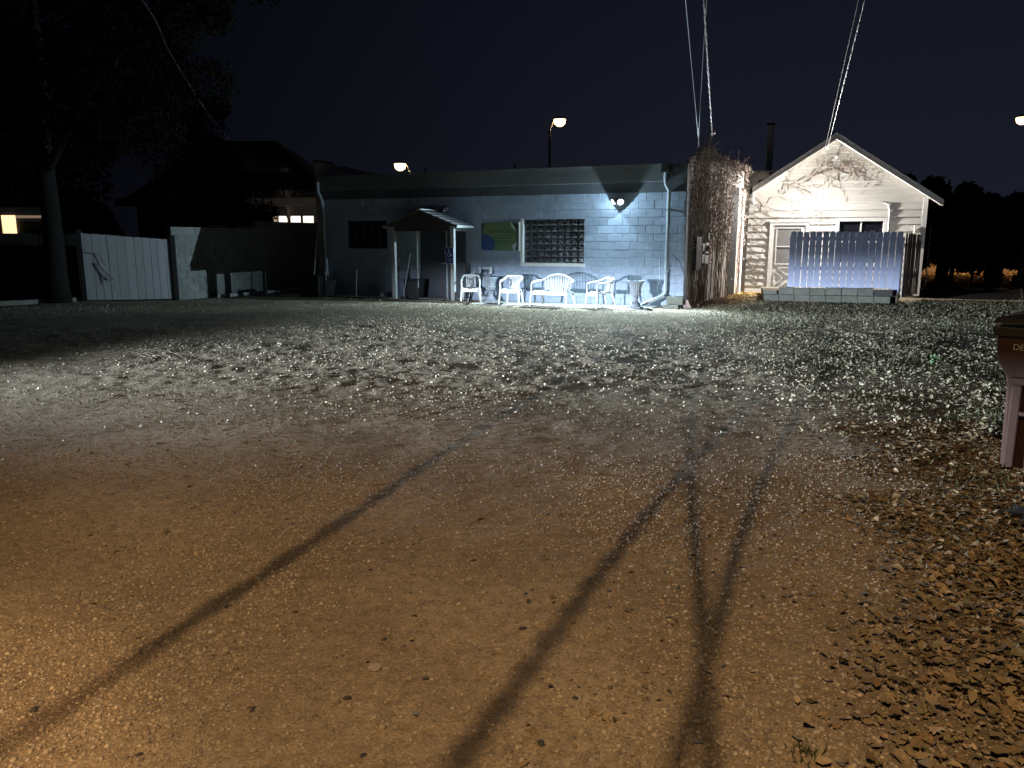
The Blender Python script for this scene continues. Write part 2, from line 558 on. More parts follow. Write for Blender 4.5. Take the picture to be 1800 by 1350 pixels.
gm = bpy.data.materials.new('sandy gravel ground'); gm.use_nodes = True
t = gm.node_tree; N = t.nodes; Lk = t.links
bs = N['Principled BSDF']; bs.inputs['Roughness'].default_value = .92; bs.inputs['Specular IOR Level'].default_value = .25
tc = N.new('ShaderNodeTexCoord')


def noise_n(scale, detail=6, rough=.6):
    n = N.new('ShaderNodeTexNoise'); n.inputs['Scale'].default_value = scale; n.inputs['Detail'].default_value = detail
    n.inputs['Roughness'].default_value = rough
    Lk.new(tc.outputs['Object'], n.inputs['Vector']); return n


def ramp_n(src, stops):
    r = N.new('ShaderNodeValToRGB'); e = r.color_ramp.elements
    e[0].position, e[0].color = stops[0][0], (*stops[0][1], 1)
    e[1].position, e[1].color = stops[-1][0], (*stops[-1][1], 1)
    for p_, c_ in stops[1:-1]:
        q = e.new(p_); q.color = (*c_, 1)
    Lk.new(src, r.inputs['Fac']); return r


nA = noise_n(.55, 7, .6); nB = noise_n(14, 6, .7); nC = noise_n(110, 3, .6)
rA = ramp_n(nA.outputs['Fac'], [(.3, (.20, .155, .11)), (.5, (.30, .24, .175)), (.68, (.42, .345, .26))])
rB = ramp_n(nB.outputs['Fac'], [(.3, (.62, .60, .58)), (.55, (1, 1, 1)), (.75, (1.22, 1.2, 1.16))])
mx = N.new('ShaderNodeMix'); mx.data_type = 'RGBA'; mx.blend_type = 'MULTIPLY'; mx.inputs[0].default_value = 1
Lk.new(rA.outputs[0], mx.inputs[6]); Lk.new(rB.outputs[0], mx.inputs[7])
vo = N.new('ShaderNodeTexVoronoi'); vo.inputs['Scale'].default_value = 95
Lk.new(tc.outputs['Object'], vo.inputs['Vector'])
rV = ramp_n(vo.outputs['Color'], [(.0, (.6, .58, .55)), (.5, (1, .98, .95)), (1, (1.35, 1.3, 1.22))])
mx2 = N.new('ShaderNodeMix'); mx2.data_type = 'RGBA'; mx2.blend_type = 'MULTIPLY'; mx2.inputs[0].default_value = .75
Lk.new(mx.outputs[2], mx2.inputs[6]); Lk.new(rV.outputs[0], mx2.inputs[7])
ac_ = N.new('ShaderNodeAttribute'); ac_.attribute_name = 'churn'
rC = ramp_n(nB.outputs['Fac'], [(.3, (.20, .165, .108)), (.55, (.31, .265, .18)), (.75, (.42, .365, .26))])
mxc = N.new('ShaderNodeMix'); mxc.data_type = 'RGBA'
Lk.new(ac_.outputs['Fac'], mxc.inputs[0]); Lk.new(mx2.outputs[2], mxc.inputs[6]); Lk.new(rC.outputs[0], mxc.inputs[7])
az = N.new('ShaderNodeAttribute'); az.attribute_name = 'zone'
rS = ramp_n(nB.outputs['Fac'], [(.3, (.065, .052, .034)), (.55, (.115, .09, .058)), (.75, (.18, .145, .095))])
mx3 = N.new('ShaderNodeMix'); mx3.data_type = 'RGBA'
Lk.new(az.outputs['Fac'], mx3.inputs[0]); Lk.new(mxc.outputs[2], mx3.inputs[6]); Lk.new(rS.outputs[0], mx3.inputs[7])
Lk.new(mx3.outputs[2], bs.inputs['Base Color'])
b1 = N.new('ShaderNodeBump'); b1.inputs['Strength'].default_value = .55; b1.inputs['Distance'].default_value = .006
Lk.new(nC.outputs['Fac'], b1.inputs['Height'])
b2 = N.new('ShaderNodeBump'); b2.inputs['Strength'].default_value = .6; b2.inputs['Distance'].default_value = .006; b2.invert = True
Lk.new(vo.outputs['Distance'], b2.inputs['Height']); Lk.new(b1.outputs[0], b2.inputs['Normal'])
Lk.new(b2.outputs[0], bs.inputs['Normal'])
ground = link('ground', gme, gm, smooth=True)
tag(ground, kind='structure', label='sandy gravel lot with tyre ruts running up to the buildings')


# ------------------------------------------------------------------ scatter: pebbles, crumbs, leaves
def ico():
    p_ = (1 + 5 ** .5) / 2
    v = np.array([(-1, p_, 0), (1, p_, 0), (-1, -p_, 0), (1, -p_, 0), (0, -1, p_), (0, 1, p_), (0, -1, -p_), (0, 1, -p_), (p_, 0, -1), (p_, 0, 1), (-p_, 0, -1), (-p_, 0, 1)])
    v /= np.linalg.norm(v[0])
    f = np.array([(0, 11, 5), (0, 5, 1), (0, 1, 7), (0, 7, 10), (0, 10, 11), (1, 5, 9), (5, 11, 4), (11, 10, 2), (10, 7, 6), (7, 1, 8), (3, 9, 4), (3, 4, 2), (3, 2, 6), (3, 6, 8), (3, 8, 9), (4, 9, 5), (2, 4, 11), (6, 2, 10), (8, 6, 7), (9, 8, 1)])
    return v, f


def octa():
    v = np.array([(1, 0, 0), (-1, 0, 0), (0, 1, 0), (0, -1, 0), (.15, .1, 1.)])
    f = np.array([(0, 2, 4), (2, 1, 4), (1, 3, 4), (3, 0, 4)])
    return v, f


def leaf_proto(kind, seed):
    r = np.random.default_rng(seed)
    if kind == 'lobed':
        ang = np.radians([90, 70, 52, 38, 14, -12, -34, -75, -105, -146, -168, 166, 142, 128, 110])
        rad = np.array([1.0, .55, .82, .48, .88, .46, .62, .30, .30, .62, .46, .88, .48, .82, .55])
    elif kind == 'oval':
        ang = np.radians([90, 55, 20, -20, -60, -90, -120, -160, 160, 125])
        rad = np.array([1.0, .72, .52, .52, .66, .9, .66, .52, .52, .72])
    else:
        ang = np.radians([80, 10, -70, -110, 170])
        rad = np.array([1.0, .55, .8, .75, .6])
    rad = rad * r.uniform(.88, 1.12, rad.shape)
    x = rad * np.cos(ang); y = rad * np.sin(ang)
    fold = r.uniform(.05, .5); curl = r.uniform(-.35, .45)
    z = fold * np.abs(x) + curl * y * y + r.uniform(-.10, .10, x.shape)
    v = np.concatenate([[[0, 0, -.02]], np.stack([x, y, z], -1)])
    n = len(ang)
    f = np.array([(0, 1 + i, 1 + (i + 1) % n) for i in range(n)])[:, ::-1]
    return v, f


def rot_np(yaw, tx, ty):
    cy, sy = np.cos(yaw), np.sin(yaw)
    cx, sx = np.cos(tx), np.sin(tx)
    cb, sb = np.cos(ty), np.sin(ty)
    Z = np.zeros_like(yaw); O = np.ones_like(yaw)
    Rz = np.stack([np.stack([cy, -sy, Z], -1), np.stack([sy, cy, Z], -1), np.stack([Z, Z, O], -1)], -2)
    Rx = np.stack([np.stack([O, Z, Z], -1), np.stack([Z, cx, -sx], -1), np.stack([Z, sx, cx], -1)], -2)
    Ry = np.stack([np.stack([cb, Z, sb], -1), np.stack([Z, O, Z], -1), np.stack([-sb, Z, cb], -1)], -2)
    return Rz @ Rx @ Ry


def scatter(protos, pos, scale, Rm, jitter=0.0):
    """V,F of copies of the prototypes at pos"""
    Vs, Fs = [], []; off = 0
    pick = rng.integers(0, len(protos), len(pos))
    for k, (v, f) in enumerate(protos):
        s = pick == k
        m = int(s.sum())
        if not m: continue
        vv = np.repeat(v[None], m, 0)
        if jitter: vv = vv * rng.uniform(1 - jitter, 1 + jitter, vv.shape)
        sc_ = scale[s]
        vv = vv * (sc_[:, None, :] if sc_.ndim == 2 else sc_[:, None, None])
        vv = np.einsum('nij,nkj->nki', Rm[s], vv) + pos[s][:, None, :]
        Vs.append(vv.reshape(-1, 3)); Fs.append((f[None] + (np.arange(m) * len(v))[:, None, None] + off).reshape(-1, 3))
        off += m * len(v)
    return np.concatenate(Vs), np.concatenate(Fs)


def sample(n, x0, x1, y0, y1, dens, fan=None):
    """n points with probability dens(x,y) in 0..1; fan keeps |x| < fan*y + 1"""
    out = []; got = 0
    while got < n:
        k = n * 3
        x = rng.uniform(x0, x1, k); y = rng.uniform(y0, y1, k)
        keep = rng.uniform(0, 1, k) < dens(x, y)
        if fan: keep &= np.abs(x) < fan * y + .8
        q = np.stack([x, y], -1)[keep]
        out.append(q); got += len(q)
    return np.concatenate(out)[:n]


bset = np.array


def outside(x, y):
    """away from the buildings' footprints"""
    c, s = math.cos(R(BLD_A)), math.sin(R(BLD_A))
    bx = (x - BLD_O[0]) * c + (y - BLD_O[1]) * s; by = -(x - BLD_O[0]) * s + (y - BLD_O[1]) * c
    inb = (by > -.02) & (bx > -11.2) & (bx < .2)
    c, s = math.cos(R(FEN_A)), math.sin(R(FEN_A))
    fx = (x - FEN_O[0]) * c + (y - FEN_O[1]) * s; fy = -(x - FEN_O[0]) * s + (y - FEN_O[1]) * c
    inf = (fy > -.02) & (fx > -.02) & (fx < 3.6)
    c, s = math.cos(R(LWA_A)), math.sin(R(LWA_A))
    ly = -(x - LWA_O[0]) * s + (y - LWA_O[1]) * c
    inl = (ly > -.02) & (x > -9.6)
    return ~(inb | inf | inl)


FAN = .74
I_V, I_F = ico()
rocks = []
for k in range(6):
    r_ = np.random.default_rng(k + 70)
    v = I_V * r_.uniform(.72, 1.12, (12, 1)) * np.array([1.0, r_.uniform(.65, .95), r_.uniform(.45, .7)])
    rocks.append((v, I_F))
o_v, o_f = octa()
chips = []
for k in range(5):
    r_ = np.random.default_rng(k + 170)
    chips.append((o_v * r_.uniform(.6, 1.15, (5, 1)) * np.array([1, r_.uniform(.6, .9), r_.uniform(.35, .65)]), o_f))


def lay(pts, z_add=0.0):
    return np.stack([pts[:, 0], pts[:, 1], height(pts[:, 0], pts[:, 1]) + z_add], -1)


def patchy(x, y):
    return .25 + .75 * sstep(-.25, .35, fbm(x, y, .9, 4, 61))


def stuff(name, V, F, m, label, smooth=False):
    o = link(name, np_mesh(name, V, F), m, smooth=smooth)
    return tag(o, label=label, kind='stuff')


# fine gravel close by
n = 62000
p_ = sample(n, -3.6, 3.6, 1.5, 4.2, lambda x, y: patchy(x, y) * (1 - .75 * lawn_zone(x, y)) * np.clip(2.2 / y, 0, 1) ** .5, FAN)
s_ = .0028 + .0062 * rng.random(n) ** 2.2
V1, F1 = scatter(chips, lay(p_, .0005), s_, rot_np(rng.uniform(0, 6.3, n), rng.uniform(-.4, .4, n), rng.uniform(-.4, .4, n)))
n = 60000
p_ = sample(n, -9, 7.5, 4.0, 12.0, lambda x, y: (.3 + .7 * patchy(x, y)) * (1 - .7 * lawn_zone(x, y)), FAN)
s_ = .005 + .010 * rng.random(n) ** 2.3
V2, F2 = scatter(chips, lay(p_, .0005), s_, rot_np(rng.uniform(0, 6.3, n), rng.uniform(-.4, .4, n), rng.uniform(-.4, .4, n)))
n = 16000
p_ = sample(n, -4.0, 4.0, 1.6, 6.0, lambda x, y: patchy(x + 9, y) ** 1.5 * (1 - .6 * lawn_zone(x, y)), FAN)
s_ = .007 + .008 * rng.random(n) ** 2
V3, F3 = scatter(rocks, lay(p_, .001), s_, rot_np(rng.uniform(0, 6.3, n), rng.uniform(-.3, .3, n), rng.uniform(-.3, .3, n)))
Vg = np.concatenate([V1, V2, V3]); Fg = np.concatenate([F1, F2 + len(V1), F3 + len(V1) + len(V2)])
stuff('gravel', Vg, Fg, M['pebble'], 'loose tan gravel strewn over the sandy lot')

# crumbs of leaf and stone that catch the light in the middle of the lot
scraps = [leaf_proto('scrap', 300 + k) for k in range(5)] + [leaf_proto('oval', 320 + k) for k in range(2)]


def mid_dens(x, y):
    band = sstep(5.0, 9.5, y)
    return band * (.35 + .65 * sstep(-.2, .3, fbm(x * .6, y * 1.4, .8, 4, 77))) * (.45 + .55 * sstep(-8, 1, x)) * outside(x, y) * (1 - .5 * lawn_zone(x, y))


n = 54000
p_ = sample(n, -12.5, 8, 5.5, 21.5, mid_dens, FAN)
s_ = .008 + .015 * rng.random(n) ** 2.2
Va, Fa = scatter(scraps, lay(p_, .006), s_, rot_np(rng.uniform(0, 6.3, n), rng.normal(0, .45, n), rng.normal(0, .45, n)))
n = 54000
p_ = sample(n, -12.5, 8, 5.5, 21.5, mid_dens, FAN)
s_ = .005 + .010 * rng.random(n) ** 2
Vb, Fb = scatter(chips, lay(p_, .002), s_, rot_np(rng.uniform(0, 6.3, n), rng.uniform(-.4, .4, n), rng.uniform(-.4, .4, n)))
stuff('leaf_crumbs', np.concatenate([Va, Vb]), np.concatenate([Fa, Fb + len(Va)]), M['crumb'], 'pale crumbs of leaf and stone littering the middle of the lot')

lobed = [leaf_proto('lobed', 400 + k) for k in range(6)]
ovals = [leaf_proto('oval', 430 + k) for k in range(4)]

# thick carpet at the near right
n = 21000
p_ = sample(n, .2, 5.4, 1.5, 7.0, lambda x, y: lawn_zone(x, y) ** 1.3 * (.35 + .65 * sstep(-.3, .2, fbm(x, y, 1.3, 3, 88))), FAN)
s_ = .010 + .032 * rng.random(n) ** 1.8
Vc, Fc = scatter(lobed + ovals, lay(p_, .010 + .012 * rng.random(n)), s_, rot_np(rng.uniform(0, 6.3, n), rng.normal(0, .26, n), rng.normal(0, .26, n)))
# and a thin scatter over the gravel
n = 900
p_ = sample(n, -3.8, 4, 1.7, 8, lambda x, y: .08 + .9 * sstep(-2.2, .2, x - (.2 + .36 * y)), FAN)
s_ = .012 + .014 * rng.random(n)
Vd, Fd = scatter(lobed + ovals + scraps, lay(p_, .008), s_, rot_np(rng.uniform(0, 6.3, n), rng.normal(0, .3, n), rng.normal(0, .3, n)))
stuff('leaf_litter', np.concatenate([Vc, Vd]), np.concatenate([Fc, Fd + len(Vc)]), M['leaf'], 'brown leaf litter lying thick at the edge of the lot')

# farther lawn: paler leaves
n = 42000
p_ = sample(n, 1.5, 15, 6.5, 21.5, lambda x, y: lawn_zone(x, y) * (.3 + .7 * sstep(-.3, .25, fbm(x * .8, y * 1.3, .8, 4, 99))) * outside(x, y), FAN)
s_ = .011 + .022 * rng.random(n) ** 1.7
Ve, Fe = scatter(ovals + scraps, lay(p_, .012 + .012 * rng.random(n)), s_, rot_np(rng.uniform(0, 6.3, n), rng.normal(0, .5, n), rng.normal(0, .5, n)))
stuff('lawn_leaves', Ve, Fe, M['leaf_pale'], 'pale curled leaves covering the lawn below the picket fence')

# debris along the foot of the block building and yellow leaves by the ivied wall
n = 2600
q = np.stack([rng.uniform(-10.6, -5.0, n), rng.uniform(-1.05, -.02, n)], -1)
ps = np.array([W(BLD_O, BLD_A, a, b)[:2] for a, b in q])
V5, F5 = scatter(scraps + ovals, lay(ps, .012), .014 + .022 * rng.random(n), rot_np(rng.uniform(0, 6.3, n), rng.normal(0, .5, n), rng.normal(0, .5, n)))
stuff('wall_foot_litter', V5, F5, M['crumb'], 'dry litter along the foot of the dark block wall')
n = 1500
ps = np.array([W(IVY_O, IVY_A, a, b)[:2] for a, b in zip(rng.uniform(1.3, 4.9, n), -np.abs(rng.normal(.05, .42, n)))])
V6, F6 = scatter(lobed + ovals, lay(ps, .012), .02 + .025 * rng.random(n), rot_np(rng.uniform(0, 6.3, n), rng.normal(0, .4, n), rng.normal(0, .4, n)))
stuff('yellow_leaves', V6, F6, M['leaf_gold'], 'yellow leaves heaped between the ivied wall and the white house')

# grass blades in the lawn
blade = (np.array([(-.06, 0, 0), (.06, 0, 0), (.04, .12, .55), (0, .35, 1.0)]), np.array([(0, 1, 2), (0, 2, 3)]))
n = 8000
p_ = sample(n, 1.5, 14, 4.5, 21.5, lambda x, y: lawn_zone(x, y) * sstep(-.15, .3, fbm(x, y, 1.0, 3, 120)) * outside(x, y), FAN)
V7, F7 = scatter([blade], lay(p_, 0), .03 + .05 * rng.random(n), rot_np(rng.uniform(0, 6.3, n), rng.normal(0, .3, n), rng.normal(0, .3, n)))
stuff('grass', V7, F7, M['grass'], 'sparse dull grass showing between the lawn leaves')

rut = MB()
for ti_, (pts, w, g, dep) in enumerate(TRACKS[:4]):
    n_ = len(pts); low_ = (.26, .24, .06, .05)[ti_]
    tg = np.gradient(pts, axis=0); tg /= np.linalg.norm(tg, axis=1)[:, None]; nr_ = np.stack([-tg[:, 1], tg[:, 0]], -1)
    for k in range(g + 1):
        off = (k / g - .5) * w
        i0, i1 = rnd.randint(0, 4), n_ - rnd.randint(0, 4)
        vs = []
        for i in range(i0, i1):
            e = min(1, (i - i0) / 3, (i1 - 1 - i) / 3)
            hw_ = .022; ht = (.012 + dep * rnd.uniform(.6, 1.2)) * low_ * e - .004
            for q_, hh_ in ((-hw_, -.012), (-.008, ht), (.010, ht * .9), (hw_, -.012)):
                p2 = pts[i] + nr_[i] * (off + q_ + rnd.gauss(0, .004))
                vs.append((p2[0], p2[1], float(height(p2[:1], p2[1:])[0]) + hh_))
        m_ = i1 - i0
        rut.add(vs, [(4 * i + j, 4 * i + 4 + j, 4 * i + 5 + j, 4 * i + 1 + j) for i in range(m_ - 1) for j in range(3)])
o = rut.build('tyre_ruts', gm); tag(o, label='curved tyre ridges pressed into the sandy lot', kind='structure')
va_ = o.data.attributes.new('churn', 'FLOAT', 'POINT'); va_.data.foreach_set('value', [.6] * len(o.data.vertices))

# single stones and leaves near the camera: parts of the ground
stone_me = []
for k, (v, f) in enumerate(rocks):
    me = np_mesh('stone', v, f); me.materials.append(M['pebble']); stone_me.append(me)
p_ = sample(230, -2.6, 1.9, 1.85, 4.6, lambda x, y: (1 - lawn_zone(x, y)) * np.clip(2.2 / y, 0, 1), FAN)
for k, (x, y) in enumerate(p_):
    s = .010 + .010 * rng.random() ** 1.5
    o = link('stone', stone_me[k % 6], None, ground, (x, y, float(height(np.array([x]), np.array([y]))[0]) + s * .12), (rng.uniform(-.2, .2), rng.uniform(-.2, .2), rng.uniform(0, 6.3)))
    o.scale = (s, s, s)
dark_stone = rocks[0][0], rocks[0][1]
dk = np_mesh('stone', *dark_stone); dk.materials.append(mat('dark stone', (.05, .045, .045), .7, .2, 30))
for px_, py_ in ((-1.6, 3.06), (-1.0, 3.3), (-1.33, 3.35), (-.62, 2.62), (-.95, 2.55), (-.55, 3.05), (-.5, 2.3), (-1.25, 2.3), (.05, 3.15), (.24, 2.62), (-.34, 2.75), (-.2, 4.5), (-1.6, 5.6), (-3.0, 6.3), (-2.3, 4.9), (.1, 2.36), (-1.75, 2.55), (1.12, 3.36)):
    s = .013 + .008 * rnd.random()
    o = link('stone', dk, None, ground, (px_, py_, float(height(np.array([px_]), np.array([py_]))[0]) + s * .15), (0, 0, rnd.uniform(0, 6)))
    o.scale = (s * 1.2, s, s * .8)
leaf_me = []
for k, (v, f) in enumerate(lobed + ovals[:2]):
    me = np_mesh('leaf', v, f); me.materials.append(M['leaf']); leaf_me.append(me)
p_ = sample(250, .5, 3.4, 1.9, 4.6, lambda x, y: lawn_zone(x, y) * np.clip(2.3 / y, 0, 1) ** 2, FAN)
for k, (x, y) in enumerate(p_):
    s = .024 + .020 * rng.random()
    o = link('leaf', leaf_me[k % len(leaf_me)], None, ground, (x, y, float(height(np.array([x]), np.array([y]))[0]) + .028 + .01 * rng.random()), (rng.normal(0, .25), rng.normal(0, .25), rng.uniform(0, 6.3)))
    o.scale = (s, s, s)

# ------------------------------------------------------------------ block building
bld = thing('block_building', 'low flat roofed building of blue grey painted blocks', 'building', BLD_O, BLD_A)
CH = .2032
WIN = (-4.4, -2.6, 5 * CH, 11 * CH)
DRK = (-10.0, -8.6, 7 * CH, 11 * CH)
DOR = (-7.6, -6.6, 0.0, 10 * CH)
HOLES = (WIN, DRK, DOR)
LB = -10.86


def wall_holes(mb, x0, x1, z0, z1, holes, y0, y1):
    xs = sorted({x0, x1, *[h[0] for h in holes], *[h[1] for h in holes]})
    for a, b in zip(xs[:-1], xs[1:]):
        mid = (a + b) / 2
        cuts = sorted((h[2], h[3]) for h in holes if h[0] < mid < h[1])
        z = z0
        for c0, c1 in cuts:
            if c0 > z + 1e-6: mb.box(a, b, y0, y1, z, c0)
            z = c1
        if z < z1 - 1e-6: mb.box(a, b, y0, y1, z, z1)


mb = MB(); wall_holes(mb, LB, 0, -.1, 14 * CH + .04, HOLES, .010, .22)
mb.build('wall', M['mortar'], bld)
mb = MB()
mb.box(LB, 0, 3.8, 4.0, -.1, 3.3).box(LB, LB + .2, .22, 3.8, -.1, 3.3).box(-.2, 0, .22, 3.8, -.1, 3.3)
mb.build('rear_walls', M['mortar'], bld)
blocks = []
for r_ in range(14):
    z0 = r_ * CH
    x = 0.0
    segs = []
    first = .2 if r_ % 2 else .4
    while x > LB + .02:
        w = first if x == 0.0 else .4
        x1 = max(x - w, LB)
        segs.append((x1, x)); x = x1
    for a, b in segs:
        pieces = [(a, b)]
        for h in HOLES:
            if z0 + CH / 2 > h[2] and z0 + CH / 2 < h[3]:
                q = []
                for u, v in pieces:
                    if v <= h[0] + 1e-4 or u >= h[1] - 1e-4: q.append((u, v)); continue
                    if u < h[0] - .03: q.append((u, h[0]))
                    if v > h[1] + .03: q.append((h[1], v))
                pieces = q
        for u, v in pieces: blocks.append((u, v, z0))
blocks.sort(key=lambda b: -b[0])
bm_cache = {}
rest = MB()
for k, (u, v, z0) in enumerate(blocks):
    w = round(v - u, 2)
    if k < 296:
        if w not in bm_cache:
            me = beveled_box(w - .010, .02, CH - .010, .006, 'block'); me.materials.append(M['paint_block']); bm_cache[w] = me
        dy = rnd.uniform(-.003, .003)
        link('block', bm_cache[w], None, bld, ((u + v) / 2, dy, z0 + CH / 2 + rnd.uniform(-.0015, .0015)), (rnd.uniform(-.006, .006), 0, rnd.uniform(-.004, .004)))
    else:
        rest.box(u + .005, v - .005, rnd.uniform(-.003, .002), .02, z0 + .005, z0 + CH - .005)
tag(rest.build('far_blocks', M['paint_block'], bld), kind='stuff')
ZT = 14 * CH
mb = MB(); mb.box(LB, -.003, -.035, .3, ZT, ZT + .25); mb.build('lower_fascia', M['fascia_low'], bld)
mb = MB(); mb.box(LB, -.56, -.115, .3, ZT + .25, 3.485); mb.build('upper_fascia', M['fascia'], bld)
mb = MB(); mb.box(-.56, -.003, -.05, .3, ZT + .25, 3.50); mb.build('end_fascia', M['fascia_low'], bld)
mb = MB(); mb.box(LB - .02, -.54, -.14, .02, 3.485, 3.515); mb.build('drip_edge', M['fascia'], bld)
mb = MB(); mb.box(LB + .2, -.003, .3, 4.0, 3.28, 3.36); mb.build('roof', M['shingle'], bld)
# parapet on the far side, its pale inner face towards the lot
mb = MB(); mb.prism([(LB - .2, -.1), (LB, -.1), (LB, 3.93), (LB - .2, 3.93)], .02, .6)
mb.add([(LB - .2, .6, 3.3), (LB, .6, 3.3), (LB, 7.5, 3.3), (LB - .2, 7.5, 3.3), (LB - .2, .6, 3.93), (LB, .6, 3.93), (LB, 7.5, 3.68), (LB - .2, 7.5, 3.68)],
       [(3, 2, 1, 0), (4, 5, 6, 7), (0, 1, 5, 4), (1, 2, 6, 5), (2, 3, 7, 6), (3, 0, 4, 7)])
mb.build('parapet', M['concrete'], bld)
mb = MB(); mb.box(LB - .23, LB + .03, -.01, .62, 3.93, 3.99); mb.build('parapet_cap', M['dark_trim'], bld)
for x, y, hgt, r_ in ((-7.95, 1.2, .28, .04), (-5.0, 1.0, .28, .045), (-10.9, .3, .62, .012)):
    mb = MB(); mb.tube([(x, y, 3.3), (x, y, 3.5 + hgt)], r_, 8); mb.build('vent_pipe', M['white_trim'], bld)


# glass block window
def glass_mat(name, c, rough):
    m = mat(name, c, rough, .25, 9, .5, 25, spec=.8)
    return m


M['glass_block'] = glass_mat('dark glass block', (.020, .024, .028), .24)
M['dark_glass'] = mat('dark window glass', (.012, .013, .018), .08, .05, 5, spec=.7)
M['grey_glass'] = mat('storm door glass', (.20, .195, .185), .25, .08, 3, spec=.6)
M['block_joint'] = mat('glass block joint', (.24, .27, .29), .6, .3, 30)
mb = MB(); x0, x1, z0, z1 = WIN
mb.box(x0 + .06, x1 - .02, .125, .2, z0 + .05, z1 - .02)
win = mb.build('window', M['block_joint'], bld)
nxb, nzb = 9, 7
gw = (x1 - x0 - .08) / nxb; gh = (z1 - z0 - .07) / nzb
gb = MB()
hx, hz = gw / 2 - .006, gh / 2 - .006
for a, b_ in ((1, 0), (.55, -.018)):
    gb.v += [(-hx * a, b_, -hz * a), (hx * a, b_, -hz * a), (hx * a, b_, hz * a), (-hx * a, b_, hz * a)]
gb.v += [(-hx, .03, -hz), (hx, .03, -hz), (hx, .03, hz), (-hx, .03, hz)]
gb.f = [(4, 5, 6, 7)] + [((i + 1) % 4, 4 + (i + 1) % 4, 4 + i, i) for i in range(4)] + [(8 + i, 8 + (i + 1) % 4, (i + 1) % 4, i) for i in range(4)]
gbm = gb.mesh('glass_block'); gbm.materials.append(M['glass_block'])
for i in range(nxb):
    for j in range(nzb):
        link('glass_block', gbm, None, win, (x0 + .06 + gw * (i + .5), .105, z0 + .05 + gh * (j + .5)), (rnd.uniform(-.03, .03), 0, rnd.uniform(-.03, .03)))
mb = MB(); mb.box(x0 - .015, x0 + .06, -.018, .2, z0 - .02, z1 + .01)
mb.box(x0 + .06, x1 + .015, -.03, .2, z0 - .03, z0 + .05)
mb.build('frame', M['white_trim'], win)
mb = MB(); mb.box(x1 - .02, x1 + .005, .0, .2, z0 + .05, z1)
mb.box(x0 + .06, x1 - .02, .0, .2, z1 - .02, z1 + .005)
mb.build('lintel', M['mortar'], win)

# dark window with muntins, at the far end
x0, x1, z0, z1 = DRK
mb = MB(); mb.box(x0, x1, .12, .2, z0, z1); dw = mb.build('window', M['dark_glass'], bld)
mb = MB()
for a in np.linspace(x0 + .02, x1 - .02, 6): mb.box(a - .012, a + .012, .09, .12, z0, z1)
mb.box(x0, x1, .085, .12, z0, z0 + .04).box(x0, x1, .085, .12, z1 - .04, z1).box(x0, x1, .088, .12, (z0 + z1) / 2 - .012, (z0 + z1) / 2 + .012)
mb.build('frame', M['dark_trim'], dw)

# door
x0, x1, z0, z1 = DOR
mb = MB(); mb.box(x0 + .07, x1 - .07, .06, .11, .06, z1 - .06); dr = mb.build('door', M['door'], bld, bevel=.004)
mb = MB(); mb.tube([(x1 - .14, .06, 1.02), (x1 - .14, .0, 1.02)], .018, 8).tube([(x1 - .14, .0, 1.02), (x1 - .24, .0, 1.02)], .011, 8); mb.build('handle', M['metal'], dr)
mb = MB(); mb.tube([(x1 - .14, .06, 1.32), (x1 - .14, .03, 1.32)], .026, 10); mb.build('deadbolt', M['metal'], dr)
mb = MB(); mb.box(x0 + .01, x0 + .07, -.02, .12, .06, z1).box(x1 - .07, x1 - .01, -.02, .12, .06, z1).box(x0 + .07, x1 - .07, -.02, .12, z1 - .06, z1)
mb.build('door_frame', M['pipe_paint'], bld)
mb = MB(); mb.box(x0 - .1, x1 + .1, -.5, .1, 0, .06); mb.build('doorstep', M['concrete'], bld, bevel=.01)
mb = MB(); mb.box(x0 + .005, x0 + .035, -.06, -.02, .52, 1.85); mb.build('light_strip', M['white_plastic'], bld)

# drainpipes
mb = MB(); mb.tube([(-.52, -.10, 3.44), (-.52, -.14, 3.15), (-.50, -.14, 3.02), (-.43, -.09, 2.86), (-.43, -.09, .42), (-.46, -.11, .30), (-.50, -.16, .24)], .048, 8)
mb.build('drainpipe', M['pipe_paint'], bld, smooth=False)
mb = MB(); mb.box(-.62, -.42, -.22, -.05, 3.30, 3.50); mb.build('gutter_outlet', M['dark_trim'], bld)
for z in (.9, 2.4):
    mb = MB(); mb.box(-.49, -.37, -.145, -.0, z, z + .03); mb.build('strap', M['pipe_paint'], bld)
mb = MB(); mb.tube([(-10.80, -.20, 3.35), (-10.80, -.2, 3.05), (-10.76, -.10, 2.85), (-10.74, -.07, 2.5), (-10.70, -.07, .35)], .045, 8)
mb.build('drainpipe', M['pipe_paint'], bld)
# conduit and small cable near the drain
mb = MB(); mb.tube([(-.62, -.02, 1.2), (-.60, -.02, .7), (-.66, -.03, .45), (-.60, -.03, .3), (-.56, -.05, .28)], .008, 5); mb.build('cable', M['white_plastic'], bld)
mb = MB(); mb.tube([(-.30, -.02, 1.32), (-.12, -.02, 1.15), (-.03, -.03, .92), (0.0, -.05, .85)], .006, 5); mb.build('cable', M['dark_metal'], bld)

